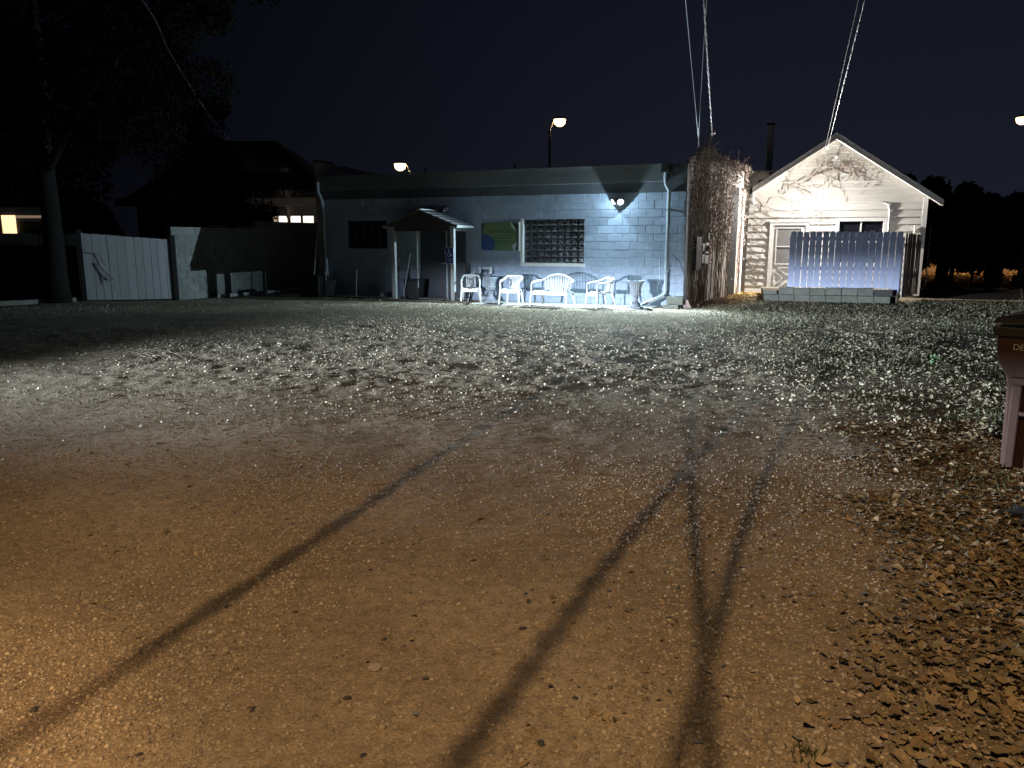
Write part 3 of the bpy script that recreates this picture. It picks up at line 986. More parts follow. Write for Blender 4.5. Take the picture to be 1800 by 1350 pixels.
# twin floodlight
fl = thing('floodlight', 'lit twin headed floodlight on the blue grey block wall', 'lamp', W(BLD_O, BLD_A, -1.72, 0, 2.58), BLD_A)
mb = MB(); mb.box(-.06, .06, -.045, -.004, -.06, .06); mb.build('base', M['white_plastic'], fl, bevel=.008)
for sgn, nvec, hp in ((-1, (-.79, -.50, -.61), (-.10, -.17, .03)), (1, (.67, -1.15, -.74), (.09, -.17, .03))):
    nv = Vector(nvec).normalized(); hp = Vector(hp)
    rot = nv.to_track_quat('Z', 'Y').to_euler()
    mb = MB(); mb.tube([(0, -.04, 0), hp - nv * .09], .012, 6); mb.build('arm', M['white_plastic'], fl)
    mb = MB(); mb.lathe([(.03, -.13), (.05, -.10), (.085, -.02), (.10, 0)], 20)
    mb.build('lamp_head', M['white_plastic'], fl, hp, rot, True)
    mb = MB(); mb.lathe([(.07, .0005), (.068, .002)], 20)
    ln = mb.build('lens', M['glow_cool'], fl, hp, rot)
    fb_ = lamp('floodlight_bulb', 'POINT', hp + nv * .010, WALL_LAMP, WALL_LAMP_COL, fl, .004, True)
    t = fb_.data.node_tree   # the heads throw more out over the lot than back along the wall
    tcl = t.nodes.new('ShaderNodeTexCoord'); sx_ = t.nodes.new('ShaderNodeSeparateXYZ'); t.links.new(tcl.outputs['Normal'], sx_.inputs[0])
    ng_ = t.nodes.new('ShaderNodeMath'); ng_.operation = 'MULTIPLY'; ng_.inputs[1].default_value = -1.0; t.links.new(sx_.outputs['Y'], ng_.inputs[0])
    rp_ = t.nodes.new('ShaderNodeValToRGB'); e_ = rp_.color_ramp.elements   # candela curve, a fifth of the scale
    e_[0].position, e_[0].color = .0, (.17, .17, .17, 1)
    e_[1].position, e_[1].color = 1.0, (.22, .22, .22, 1)
    for p__, v__ in ((.06, .30), (.20, 1.0), (.32, .75), (.60, .28)):
        q_ = e_.new(p__); q_.color = (v__, v__, v__, 1)
    t.links.new(ng_.outputs[0], rp_.inputs['Fac'])
    ml_ = t.nodes.new('ShaderNodeMath'); ml_.operation = 'MULTIPLY'; ml_.inputs[1].default_value = 5.0; t.links.new(rp_.outputs['Color'], ml_.inputs[0])
    lf_ = [n_ for n_ in t.nodes if n_.type == 'LIGHT_FALLOFF'][0]; t.links.new(ml_.outputs[0], lf_.inputs['Strength'])

# small unlit lantern above the porch
ln = thing('wall_lantern', 'small unlit dark wall lantern above the porch roof', 'lamp', W(BLD_O, BLD_A, -6.62, 0, 2.50), BLD_A)
mb = MB(); mb.box(-.05, .05, -.03, -.004, -.08, .10); mb.build('base', M['dark_metal'], ln)
mb = MB(); mb.lathe([(.02, .07), (.10, .02), (.10, -.02), (.085, -.12), (.03, -.13)], 12); mb.build('shade', M['dark_metal'], ln, (0, -.12, .04), None, True)
mb = MB(); mb.lathe([(.03, -.12), (.055, -.09), (.05, -.02)], 12); mb.build('glass', M['white_plastic'], ln, (0, -.165, .04), None, True)

# ------------------------------------------------------------------ porch
po = thing('porch_canopy', 'small gabled porch canopy on two posts over the dark door', 'porch', BLD_O, BLD_A)
RX, RW, ZR, ZE, YF = -6.95, 1.12, 2.47, 2.05, -1.02
PX = (-7.87, -6.03)
for x in PX:
    mb = MB(); mb.box(x - .055, x + .055, -.88, -.77, 0, ZE - .02); mb.build('post', M['post_wood'], po, bevel=.006)
for sgn in (-1, 1):
    mb = MB()
    nrow = 6
    for k in range(nrow):
        a0 = k / nrow; a1 = (k + 1) / nrow + .05
        xa, za = RX + sgn * RW * a0, ZR - (ZR - ZE) * a0
        xb, zb = RX + sgn * RW * min(a1, 1.02), ZR - (ZR - ZE) * min(a1, 1.02)
        vs = [(xa, YF, za + .0), (xa, -.004, za + .0), (xb, -.004, zb + .022), (xb, YF, zb + .022), (xa, YF, za - .03), (xa, -.004, za - .03), (xb, -.004, zb - .01), (xb, YF, zb - .01)]
        mb.add(vs, [(0, 3, 2, 1), (4, 5, 6, 7), (0, 1, 5, 4), (1, 2, 6, 5), (2, 3, 7, 6), (3, 0, 4, 7)])
    mb.build('roof', M['shingle'], po)
    mb = MB(); e = RX + sgn * RW
    mb.box(min(e, e + sgn * .03), max(e, e + sgn * .03), YF, -.004, ZE - .06, ZE + .005); mb.build('eave_board', M['post_wood'], po)
mb = MB(); mb.bar((RX, YF - .01, ZR + .015), (RX, -.004, ZR + .015), .12, .02); mb.build('ridge_cap', M['white_trim'], po)
mb = MB(); mb.prism([(RX - RW, ZE - .02), (RX + RW, ZE - .02), (RX, ZR - .02)], YF + .02, YF + .05); mb.build('gable_panel', M['dark_wood'], po)
mb = MB(); mb.box(PX[0] - .055, PX[1] + .055, -.87, -.78, ZE - .14, ZE - .02); mb.build('beam', M['dark_wood'], po)
for x in PX:
    mb = MB(); mb.box(x - .04, x + .04, -.77, -.004, ZE - .14, ZE - .03); mb.build('side_beam', M['dark_wood'], po)
mb = MB(); mb.box(-6.60, -6.03, -.06, -.025, .05, 2.0); mb.build('side_panel', M['door'], po)

# access sign on the post
sg = thing('access_sign', 'blue wheelchair access sign fixed to the porch post', 'sign', W(BLD_O, BLD_A, -6.10, -.895, 1.26), BLD_A)
M['sign_blue'] = mat('sign blue', (.018, .030, .22), .45, .05, 5)
M['sign_white'] = mat('sign white', (.62, .64, .72), .45, .04, 5)
mb = MB(); mb.box(-.125, .125, -.004, .008, -.22, .22); mb.build('border', M['sign_white'], sg, bevel=.003)
mb = MB(); mb.box(-.112, .112, -.008, -.004, -.207, .207); mb.build('panel', M['sign_blue'], sg)
mb = MB()
ring = [(.045 * math.cos(a) - .015, -.011, .03 + .055 * math.sin(a)) for a in np.linspace(R(120), R(395), 16)]
mb.tube(ring, .009, 5)
mb.tube([(-.02, -.011, .145), (-.018, -.011, .06), (.035, -.011, .055), (.06, -.011, -.005), (.085, -.011, .0)], .010, 5)
mb.tube([(-.018, -.011, .10), (.03, -.011, .095)], .007, 5)
mb.tube([(-.02, -.012, .150), (-.02, -.012, .172)], .017, 8)
mb.build('wheelchair_symbol', M['sign_white'], sg)


def text(name, body, size, m, parent, loc, rot=(R(90), 0, 0), ext=.001, align='LEFT', squash=1.0):
    c = bpy.data.curves.new(name, 'FONT'); c.body = body; c.size = size; c.extrude = ext; c.align_x = align
    c.materials.append(m)
    tmp = bpy.data.objects.new(name, c)
    me = bpy.data.meshes.new_from_object(tmp); bpy.data.objects.remove(tmp)
    o = bpy.data.objects.new(name, me); col.objects.link(o); o.parent = parent; o.location = loc; o.rotation_euler = rot
    o.scale = (squash, 1, 1)
    return o


text('lettering', 'RESERVED', .042, M['sign_white'], sg, (0, -.0095, -.105), align='CENTER', squash=.85)
text('lettering', 'PARKING', .042, M['sign_white'], sg, (0, -.0095, -.155), align='CENTER', squash=.85)

# shop banner
bn = thing('shop_banner', 'green and blue shop banner with curling corners on the block wall', 'banner', W(BLD_O, BLD_A, -5.02, -.03, 1.77), BLD_A)


def banner_mat():
    m = bpy.data.materials.new('printed banner'); m.use_nodes = True
    t = m.node_tree; N = t.nodes; Lk = t.links; b = N['Principled BSDF']; b.inputs['Roughness'].default_value = .5
    tc = N.new('ShaderNodeTexCoord'); sp = N.new('ShaderNodeSeparateXYZ'); Lk.new(tc.outputs['Object'], sp.inputs[0])
    # blue disc at the lower left
    vd = N.new('ShaderNodeVectorMath'); vd.operation = 'DISTANCE'; vd.inputs[1].default_value = (-.42, 0, -.22)
    Lk.new(tc.outputs['Object'], vd.inputs[0])
    mr = N.new('ShaderNodeMapRange'); mr.inputs['From Min'].default_value = .25; mr.inputs['From Max'].default_value = .31
    Lk.new(vd.outputs['Value'], mr.inputs['Value'])
    n = N.new('ShaderNodeTexNoise'); n.inputs['Scale'].default_value = 2.4; Lk.new(tc.outputs['Object'], n.inputs['Vector'])
    rp = N.new('ShaderNodeValToRGB'); e = rp.color_ramp.elements
    e[0].position = .35; e[0].color = (.17, .20, .075, 1); e[1].position = .65; e[1].color = (.085, .18, .10, 1)
    Lk.new(n.outputs['Fac'], rp.inputs['Fac'])
    mx = N.new('ShaderNodeMix'); mx.data_type = 'RGBA'; mx.inputs[6].default_value = (.025, .06, .20, 1)
    Lk.new(mr.outputs[0], mx.inputs[0]); Lk.new(rp.outputs['Color'], mx.inputs[7])
    Lk.new(mx.outputs[2], b.inputs['Base Color'])
    return m


BW, BH = .52, .37
outl = [(-BW, -BH), (.44, -BH - .02), (BW - .01, -.20), (BW - .02, -.08), (BW - .02, .16), (.36, BH), (-.44, BH), (-BW + .05, .20), (-BW, 0)]
mb = MB(); mb.prism(outl, -.012, -.006); mb.build('sheet', banner_mat(), bn)
mb = MB(); mb.prism([(.36, BH - .004), (BW - .02, .16), (.41, .20), (.345, .30)], -.045, -.013); mb.build('curled_corner', mat('banner back', (.34, .38, .30), .6, .1, 5), bn)
mb = MB(); mb.prism([(.44, -BH - .018), (.38, -.25), (.47, -.19), (BW - .012, -.20)], -.04, -.013); mb.build('curled_corner', M['pipe_paint'], bn)
mb = MB(); mb.box(-BW - .02, BW + .06, -.004, .028, -BH + .01, BH - .02); mb.build('backing_board', M['dark_trim'], bn)
mb = MB(); mb.box(BW + .05, BW + .075, -.02, .028, -BH - .02, BH); mb.build('edge_strip', M['white_trim'], bn)
M['print'] = mat('dark green print', (.012, .05, .02), .6, .05, 5)
text('lettering', 'heartfelt Silks', .150, M['print'], bn, (-.30, -.0135, .085), squash=.86)
for k, (a, b_) in enumerate(((-.18, .42), (-.16, .40), (-.20, .44), (-.20, .30))):
    mb = MB(); x = a; z = .005 - .062 * k
    while x < b_:
        w = rnd.uniform(.03, .075); mb.box(x, min(x + w, b_), -.0135, -.0125, z, z + .018); x += w + .014
    mb.build('small_print', M['print'], bn)

# ------------------------------------------------------------------ chairs, bench, urns
def monobloc(name, label, cat, loc, rz, group, w=.48, seat_z=.39, top=.72, bench=False, nsl=6):
    """moulded plastic seat facing -y"""
    t = thing(name, label, cat, loc, rz, group)
    m = M['white_plastic']
    hw = w / 2
    mb = MB()
    nx_, ny_ = 8, 6
    for L in (0, 1):
        for i in range(nx_ + 1):
            for j in range(ny_ + 1):
                u = i / nx_ * 2 - 1; v = j / ny_
                x = u * (hw - .025) * (1 - .10 * v); y = -.25 + .46 * v
                z = seat_z - .035 * v + .018 * u * u - (.05 if v == 0 else .0) * 1.0 - L * .018
                mb.v.append((x, y, z))
    k = (nx_ + 1) * (ny_ + 1)
    for i in range(nx_):
        for j in range(ny_):
            a = i * (ny_ + 1) + j; b_ = a + ny_ + 1
            mb.f.append((a, b_, b_ + 1, a + 1)); mb.f.append((k + a + 1, k + b_ + 1, k + b_, k + a))
    for i in range(nx_):
        for j in (0, ny_):
            a = i * (ny_ + 1) + j; b_ = a + ny_ + 1; mb.f.append((a, b_, k + b_, k + a))
    for j in range(ny_):
        for i in (0, nx_):
            a = i * (ny_ + 1) + j; mb.f.append((a, a + 1, k + a + 1, k + a))
    mb.build('seat', m, t, smooth=False)
    # front apron under the seat
    mb = MB(); mb.box(-hw + .04, hw - .04, -.262, -.248, seat_z - .095, seat_z - .02); mb.build('apron', m, t)
    for sx in (-1, 1):
        mb = MB(); mb.tube([(sx * (hw + .03), -.29, 0), (sx * hw, -.255, seat_z - .01)], [.021, .030], 6, .8); mb.build('leg', m, t)
        mb = MB(); mb.tube([(sx * (hw - .02), .30, 0), (sx * (hw - .06), .20, seat_z - .03)], [.020, .030], 6, .8); mb.build('leg', m, t)
    # arm: up from the front leg, back and round into the top rail
    ah = seat_z + .215
    for sx in (-1, 1):
        mb = MB()
        mb.tube([(sx * hw, -.255, seat_z - .02), (sx * (hw + .005), -.265, seat_z + .11), (sx * (hw + .005), -.25, ah - .03), (sx * hw, -.19, ah)], .020, 6, 1.2)
        mb.tube([(sx * hw, -.22, ah - .006), (sx * hw, -.02, ah + .015), (sx * (hw - .01), .13, ah + (.018 if bench else .05)), (sx * (hw - .045), .22, ah + (.02 if bench else .10))], .022, 6, 1.5)
        mb.build('arm', m, t)
    rail = []
    for k in range(15):
        u = k / 14 * 2 - 1
        if bench: zz = ah + .02 + (top - ah - .02) * (1 - abs(u) ** 2.2) ** 1.05
        else: zz = ah + .10 + (top - ah - .10) * (1 - abs(u) ** 3.2)
        rail.append((u * (hw - .045), .22 + .05 * (1 - u * u) + .05 * (zz - ah), zz))
    mb = MB(); mb.tube(rail, .024, 6, 1.4); mb.build('top_rail', m, t)
    span = (hw - .17) if bench else (hw - .13)
    for k in range(nsl):
        u = (k / (nsl - 1) * 2 - 1) if nsl > 1 else 0
        fan_ = 1.12 if bench else 1.05
        xb, xt = u * span, u * span * fan_
        uu = xt / (hw - .045)
        zt = (ah + .02 + (top - ah - .02) * (1 - abs(uu) ** 2.2) ** 1.05) if bench else (ah + .10 + (top - ah - .10) * (1 - abs(uu) ** 3.2))
        sw = .030 if bench else .036
        pts = [(xb, .20, seat_z - .04), (xb * 1.03 + (.03 * u if bench else 0), .24, seat_z + .12), (xt, .27 + .05 * (zt - ah) - .05 * uu * uu, zt - .01)]
        mb = MB()
        for a, b_ in zip(pts[:-1], pts[1:]): mb.bar(a, b_, sw, .012, (0, 1, 0))
        mb.build('slat', m, t)
    if not bench:
        mb = MB(); mb.box(-span, span, .222, .236, seat_z + .02, seat_z + .065); mb.build('back_rail', m, t)
    return t


def bl(x, y, z=.03): return W(BLD_O, BLD_A, x, y, z)


CG = 'white plastic garden seats along the block wall'
monobloc('garden_chair', 'white plastic armchair beside the porch post', 'chair', bl(-5.62, -.60, .01), 2, CG, nsl=5, top=.72)
monobloc('garden_chair', 'white plastic armchair between the first urn and the white bench', 'chair', bl(-4.28, -.90, .03), -16, CG, nsl=6, top=.70)
monobloc('garden_bench', 'white plastic two seat bench with a curved slatted back', 'bench', bl(-3.02, -1.20, .03), -31, CG, w=.98, top=.78, bench=True, nsl=11)
monobloc('garden_chair', 'white plastic armchair turned sideways next to the fluted urn', 'chair', bl(-1.80, -1.12, .03), BLD_A - 42, CG, nsl=6, top=.72)

PR = [(.15, 0), (.15, .055), (.155, .06), (.12, .09), (.075, .13), (.06, .19), (.085, .235), (.09, .25), (.075, .265), (.14, .31), (.168, .37), (.17, .40), (.155, .43), (.165, .50), (.19, .58), (.225, .645), (.235, .665), (.235, .69), (.20, .69), (.17, .60), (.05, .55)]
FLU = [0, 0, 0, 0, 0, 0, 0, 0, 0, .06, .08, .08, .08, .09, .09, .04, 0, 0, 0, 0, 0]
for x, y, lab in ((-5.12, -.42, 'grey fluted stone urn in the shade near the porch'), (-1.02, -.80, 'grey fluted stone urn standing by the drainpipe')):
    u = thing('stone_urn', lab, 'urn', bl(x, y, .02), BLD_A, 'stone urns along the block wall')
    mb = MB(); mb.lathe(PR, 36, FLU); o_ = mb.build('bowl', M['stone_urn'], u, (0, 0, .05)); o_.scale = (.86, .86, .90)
    mb = MB(); mb.box(-.165, .165, -.165, .165, 0, .05); mb.build('plinth', M['stone_urn'], u, bevel=.01)

# concrete strip at the foot of the wall, timbers farther along
mb = MB(); mb.box(-5.3, -.62, -1.30, .004, -.06, .028); ap = mb.build('concrete_apron', M['concrete'], None, BLD_O, (0, 0, R(BLD_A)), bevel=.012)
tag(ap, label='narrow concrete apron under the chairs', kind='structure')
tm = thing('landscape_timber', 'long dark timber edging laid before the wall', 'timber', BLD_O, BLD_A)
mb = MB(); mb.box(-11.2, -8.1, -.78, -.66, -.02, .07).box(-8.08, -5.5, -1.02, -.90, -.02, .06); mb.build('beam', M['timber'], tm, bevel=.012)
pl = thing('loose_pole', 'long pale pole lying along the foot of the grey block wall', 'pole', (0, 0, 0))
mb = MB(); a = W(LWA_O, LWA_A, 1.1, -.35, .05); b_ = W(LWA_O, LWA_A, 5.6, -.5, .16); mb.tube([a, (a + b_) / 2 - Vector((0, 0, .02)), b_], .05, 8); mb.build('shaft', M['post_wood'], pl)

# splash extension, stacked blocks, bricks
sp = thing('downspout_extension', 'pale metal downspout extension sloping to the ground', 'drain', bl(-.47, -.14, 0), BLD_A)
mb = MB(); mb.bar((0, -.02, .30), (-.52, -.42, .05), .12, .07); mb.build('trough', M['pipe_paint'], sp, bevel=.008)
mb = MB(); mb.bar((.02, .0, .30), (.20, -.06, .20), .10, .06); mb.build('elbow', M['dark_trim'], sp)
for x, y, z, rz, lab in ((-.13, -.36, .105, 8, 'grey concrete block on top of the small stack by the drainpipe'), (-.20, -.42, 0.0, -3, 'grey concrete slab under the small stack by the drainpipe')):
    c = thing('concrete_block', lab, 'block', bl(x, y, z + .0), BLD_A + rz, 'concrete blocks stacked by the drainpipe')
    hgt = .19 if z > .05 else .10
    mb = MB(); mb.box(-.19, .19, -.10, .10, 0, hgt); mb.build('body', M['concrete_block'], c, bevel=.008)
for k, (x, lean, lab) in enumerate(((.10, 20, 'brown brick leaning at the corner, nearer the drainpipe'), (.22, 26, 'brown brick leaning at the corner, nearer the ivied wall'))):
    o = MB().box(-.05, .05, -.03, .03, 0, .22).build('leaning_brick', mat('weathered brick', (.26, .20, .17), .85, .2, 12, .4, 50), None, bl(x, -.30, .01), (R(-8), R(-lean), R(BLD_A)), bevel=.006)
    tag(o, lab, 'brick', 'bricks leaning at the corner')

# objects by the porch and left end
bk = thing('storage_bin', 'black plastic bin standing inside the porch', 'bin', bl(-7.52, -.35, .02), BLD_A)
mb = MB(); mb.prism([(-.20, 0), (.20, 0), (.25, .52), (-.25, .52)], -.18, .18); mb.build('body', M['black_plastic'], bk, bevel=.02)
mb = MB(); mb.box(-.27, .27, -.2, .2, .52, .56); mb.build('lid', M['black_plastic'], bk, bevel=.012)
mb = MB(); mb.box(.225, .25, -.205, -.185, .34, .54); mb.build('latch', M['pipe_paint'], bk)
br = thing('broom', 'thin broom leaning against the porch post', 'broom', bl(-7.72, -.66, .01), BLD_A)
mb = MB(); mb.tube([(0, 0, .05), (.16, .20, 1.30)], .011, 6); mb.build('handle', M['post_wood'], br)
mb = MB(); mb.prism([(-.11, 0), (.11, 0), (.06, .10), (-.06, .10)], -.02, .02); mb.build('brush', M['dark_wood'], br)
hb = thing('door_bar', 'short metal pull bar mounted on the wall under the porch', 'handle', bl(-7.60, -.01, .85), BLD_A)
mb = MB(); mb.tube([(-.12, -.05, 0), (.12, -.05, .01)], .012, 6).tube([(-.08, -.05, 0), (-.08, 0, 0)], .01, 5).tube([(.08, -.05, .008), (.08, 0, .008)], .01, 5); mb.build('bar', M['metal'], hb)
cn = thing('cane', 'thin pale cane propped behind the first chair', 'stick', bl(-5.70, -.34, .01), BLD_A)
mb = MB(); mb.tube([(.12, -.55, .0), (-.04, .30, 1.02)], .010, 6); mb.build('shaft', M['post_wood'], cn)
hr_ = thing('hose_hanger', 'metal hose hanger with a loose hose on the shaded wall', 'hanger', bl(-5.35, 0, .92), BLD_A)
mb = MB(); mb.box(-.26, .14, -.16, -.004, -.01, .01).box(-.22, -.19, -.14, -.004, -.16, -.01).box(.08, .11, -.14, -.004, -.16, -.01); mb.build('bracket', M['metal'], hr_)
mb = MB()
for k in range(3):
    mb.tube([(-.10 + .16 * math.cos(a) + .01 * k, -.10 - .03 * k, -.42 + .36 * math.sin(a)) for a in np.linspace(0, 2 * math.pi, 22)], .012, 6)
mb.build('hose', M['dark_metal'], hr_)
mb = MB(); mb.tube([(.12, -.13, .03), (.12, -.13, -.16)], .022, 8); mb.build('nozzle', M['white_plastic'], hr_)
for k, (dx, lab) in enumerate(((0, 'pale wooden stake by the shaded urn, nearer the porch'), (.10, 'pale wooden stake by the shaded urn, nearer the urn'))):
    o = MB().tube([(0, 0, 0), (.05, .02, .20)], .014, 5).build('garden_stake', M['timber'], None, bl(-5.42 + dx, -.50, .0), (0, 0, R(BLD_A)))
    o.data.materials[0] = mat('pale stake', (.5, .42, .32), .8, .1, 9)
    tag(o, lab, 'stake', 'wooden stakes by the urn')

bb = thing('black_tub', 'black square tub at the dark end of the block building', 'tub', bl(-10.72, -.62, 0), BLD_A)
mb = MB(); mb.prism([(-.27, 0), (.27, 0), (.29, .60), (-.29, .60)], -.25, .25); mb.build('body', M['black_plastic'], bb, bevel=.015)
mb = MB(); mb.box(-.31, .31, -.27, .27, .60, .64); mb.build('rim', M['black_plastic'], bb, bevel=.01)
pb = thing('broken_sheet', 'pale blue broken plastic sheet leaning next to the black tub', 'plastic sheet', bl(-10.18, -.70, 0.01), BLD_A)
mb = MB(); mb.prism([(-.155, 0), (.10, 0), (.10, .06), (.165, .16), (.145, .30), (.125, .34), (.175, .37), (.175, .50), (.20, .52), (-.17, .50)], -.012, .012); mb.build('sheet', M['blue_panel'], pb, rot=(R(-8), 0, 0))
for k, (x, y, a, b_, hgt, lab, m_) in enumerate(((-10.36, -.62, -.03, .05, .78, 'pale split stick standing between the black tub and the blue panel', 'post_wood'),
                                               (-9.66, -.12, .01, .06, .80, 'thin pale stake against the dark wall under the dark window', 'post_wood'),
                                               (-10.96, -.50, .20, .1, 1.75, 'long pale pole leaning at the corner of the block building', 'post_wood'),
                                               (-8.30, -.06, .06, .04, .95, 'thin dark stake by the porch corner of the block wall', 'dark_wood'))):
    o = MB().tube([(0, 0, 0), (a * .5, b_ * .5, hgt * .5), (a, b_, hgt)], [.02, .022, .026], 6).build('leaning_stick', M[m_], None, bl(x, y, 0), (0, 0, R(BLD_A)))
    tag(o, lab, 'stick')
pbag = MB()
for k in range(7):
    pbag.prism([(rnd.uniform(-.16, -.04), rnd.uniform(0, .04)), (rnd.uniform(.04, .16), rnd.uniform(0, .05)), (rnd.uniform(-.05, .08), rnd.uniform(.08, .20))], -.1 + .03 * k, -.09 + .03 * k)
o = pbag.build('plastic_bag', mat('pale plastic film', (.5, .55, .56), .35, .2, 12), None, bl(-8.55, -.40, .02), (0, 0, R(BLD_A)))
tag(o, 'crumpled white plastic bag lying at the foot of the dark wall', 'bag')
for k, (x, z, lab) in enumerate(((-8.18, 1.13, 'small white hook on the dark wall, the upper one'), (-8.22, .72, 'small white hook on the dark wall, the lower one'))):
    o = MB().tube([(0, 0, 0), (0, -.03, 0), (.005, -.04, -.08)], .016, 6).build('wall_hook', M['white_trim'], None, bl(x, -.002, z), (0, 0, R(BLD_A)))
    tag(o, lab, 'hook', 'white hooks on the dark wall')

# ------------------------------------------------------------------ ivied wall
iv = thing('ivied_wall', 'tall weathered wall overgrown with withered ivy', 'wall', IVY_O, IVY_A)
TOP = [(-.05, 3.75), (.35, 3.86), (.75, 4.00), (1.1, 4.0), (1.6, 3.82), (2.2, 3.78), (3.2, 3.78), (4.35, 3.70)]


def top_z(x): return float(np.interp(x, [a for a, _ in TOP], [b for _, b in TOP]))


mb = MB()
for x0, x1, z0 in ((-.05, .35, 0), (.35, .75, 0), (.75, 1.1, 0), (1.1, 1.6, 0), (1.6, 2.2, 0), (2.2, 3.28, 0), (3.28, 3.92, 3.16), (3.92, 4.35, 0)):
    mb.prism([(x0, z0 - (.1 if z0 == 0 else 0)), (x1, z0 - (.1 if z0 == 0 else 0)), (x1, top_z(x1) - .08), (x0, top_z(x0) - .08)], 0, .09)
mb.build('wall', M['ivy_wall'], iv)
mb = MB(); mb.box(3.28, 3.92, .006, .08, 0, 3.16); mb.build('opening_shade_panel', M['black_plastic'], iv)  # black panel stands in for the shade inside the opening
mb = MB(); mb.box(4.20, 4.34, -.05, -.004, .1, 3.0); mb.build('trim_board', M['white_trim'], iv)
n = 6200
u = rng.uniform(-.05, 4.38, n * 3); z = rng.uniform(.2, 4.25, n * 3)
tz = np.interp(u, [a for a, _ in TOP], [b for _, b in TOP])
dens = sstep(.8, 2.1, z + .35 * fbm(u, z, 1.6, 3, 140)) * (.35 + .65 * sstep(-.35, .2, fbm(u * 1.6, z * .6, 2.2, 3, 141)))
dens = np.where(z > tz + .05, 0, dens); dens = np.where((u > 3.24) & (u < 3.95) & (z < 3.2), .015, dens)
dens = np.where((np.abs(u - 1.08) < .25) & (z > .95) & (z < 1.75), .05, dens)
k_ = np.where(rng.uniform(0, 1, n * 3) < dens)[0][:n]
u, z, tz = u[k_], z[k_], tz[k_]
nn = len(u)
yy = -np.abs(rng.normal(.04, .05, nn)) - .012 - .10 * sstep(-.8, 0, z - tz)
pos = np.stack([u, yy, z], -1)
Rm = rot_np(rng.uniform(0, 6.3, nn), R(90) + rng.normal(-.3, .8, nn), rng.normal(0, .9, nn))
flat_oval = [(v * np.array([.8, 1.0, 1]), f) for v, f in ovals + scraps[:2]]
Vi, Fi = scatter(flat_oval, pos, .018 + .026 * rng.random(nn), Rm)
o = link('ivy_leaves', np_mesh('ivy_leaves', Vi, Fi), M['ivy_leaf'], iv); tag(o, kind='stuff')
mb = MB()
for k in range(85):
    x = rnd.uniform(.0, 4.3)
    if 3.25 < x < 3.95: continue
    z = .05; pts = [(x, -.012, z)]
    zmax = rnd.uniform(1.2, top_z(x))
    while z < zmax:
        z += rnd.uniform(.12, .3); x += rnd.gauss(0, .035)
        if 3.24 < x < 3.96: break
        pts.append((x, -.012 - abs(rnd.gauss(0, .014)), z))
    if len(pts) > 2: mb.tube(pts, rnd.uniform(.004, .012), 4)
for k in range(110):   # wild twigs along the top
    x = rnd.uniform(.1, 4.4); z = top_z(x) - rnd.uniform(.05, .3)
    pts = [(x, -.05, z)]
    dx, dz = rnd.gauss(.05, .12), rnd.uniform(.02, .16)
    for i in range(rnd.randint(3, 6)):
        x += dx * .5 + rnd.gauss(0, .03); z += dz * .45 + rnd.gauss(0, .04); pts.append((x, -.05 - rnd.uniform(0, .12), z))
    mb.tube(pts, .005, 4)
o = mb.build('ivy_stems', M['ivy_old'], iv); tag(o, kind='stuff')
for x, zt in ((.72, 3.95), (.99, 4.28)):
    mb = MB(); mb.tube([(x, -.11, 1.55), (x, -.11, zt)], .024, 8); mb.build('conduit', M['conduit'], iv)
mb = MB(); mb.tube([(.85, -.14, 3.6), (.85, -.14, 4.30)], .03, 8).tube([(.85, -.14, 4.30), (.80, -.22, 4.36), (.80, -.28, 4.30)], .04, 8); mb.build('service_mast', M['conduit'], iv)
mb = MB(); mb.tube([(.85, -.14, 4.22), (1.05, -.20, 4.42)], .012, 5); mb.build('insulator', M['white_trim'], iv)
for x0, x1, z0, z1, m_ in ((.74, .92, 1.38, 1.58, 'conduit'), (.96, 1.20, 1.32, 1.60, 'conduit'), (.72, .90, 1.08, 1.30, 'conduit'), (.95, 1.22, 1.06, 1.27, 'white_trim'), (.30, .68, .92, 1.75, 'dark_trim'), (1.12, 1.26, 1.66, 1.85, 'black_plastic')):
    mb = MB(); mb.box(x0, x1, -.13, -.014, z0, z1); mb.build('meter_box', M[m_], iv, bevel=.01)
mb = MB(); mb.lathe([(.075, 0), (.075, .03), (.06, .07), (.02, .085)], 16); mb.build('meter_dial', M['grey_glass'], iv, (1.08, -.13, 1.46), (R(90), 0, 0), True)
tw = MB()
for k in range(240):
    x, y = rnd.uniform(-.3, 2.6), -abs(rnd.gauss(.12, .18)) - .03
    pts = [(x, y, .03)]
    for i in range(3):
        pts.append((pts[-1][0] + rnd.gauss(0, .10), pts[-1][1] + rnd.gauss(0, .06), .02 + abs(rnd.gauss(.03, .04))))
    tw.tube(pts, .004, 3)
o = tw.build('twig_litter', M['vine_stem'], None, IVY_O, (0, 0, R(IVY_A))); tag(o, label='reddish twigs and dead stems heaped at the foot of the ivied wall', kind='stuff')

# ------------------------------------------------------------------ white house
ho = thing('clapboard_house', 'small white clapboard house with a steep gable', 'house', HOU_O, HOU_A)
HW_, RXH, ZA, SL, EX, BZ = 4.78, 2.27, 4.50, .655, .2, .12
DOORH = (.66, 1.70, .1, 2.20)
WINH = (2.44, 3.80, .92, 2.32)


def gl(z): return max(0.0, RXH - (ZA - z) / SL)


def gr(z): return min(HW_, RXH + (ZA - z) / SL)


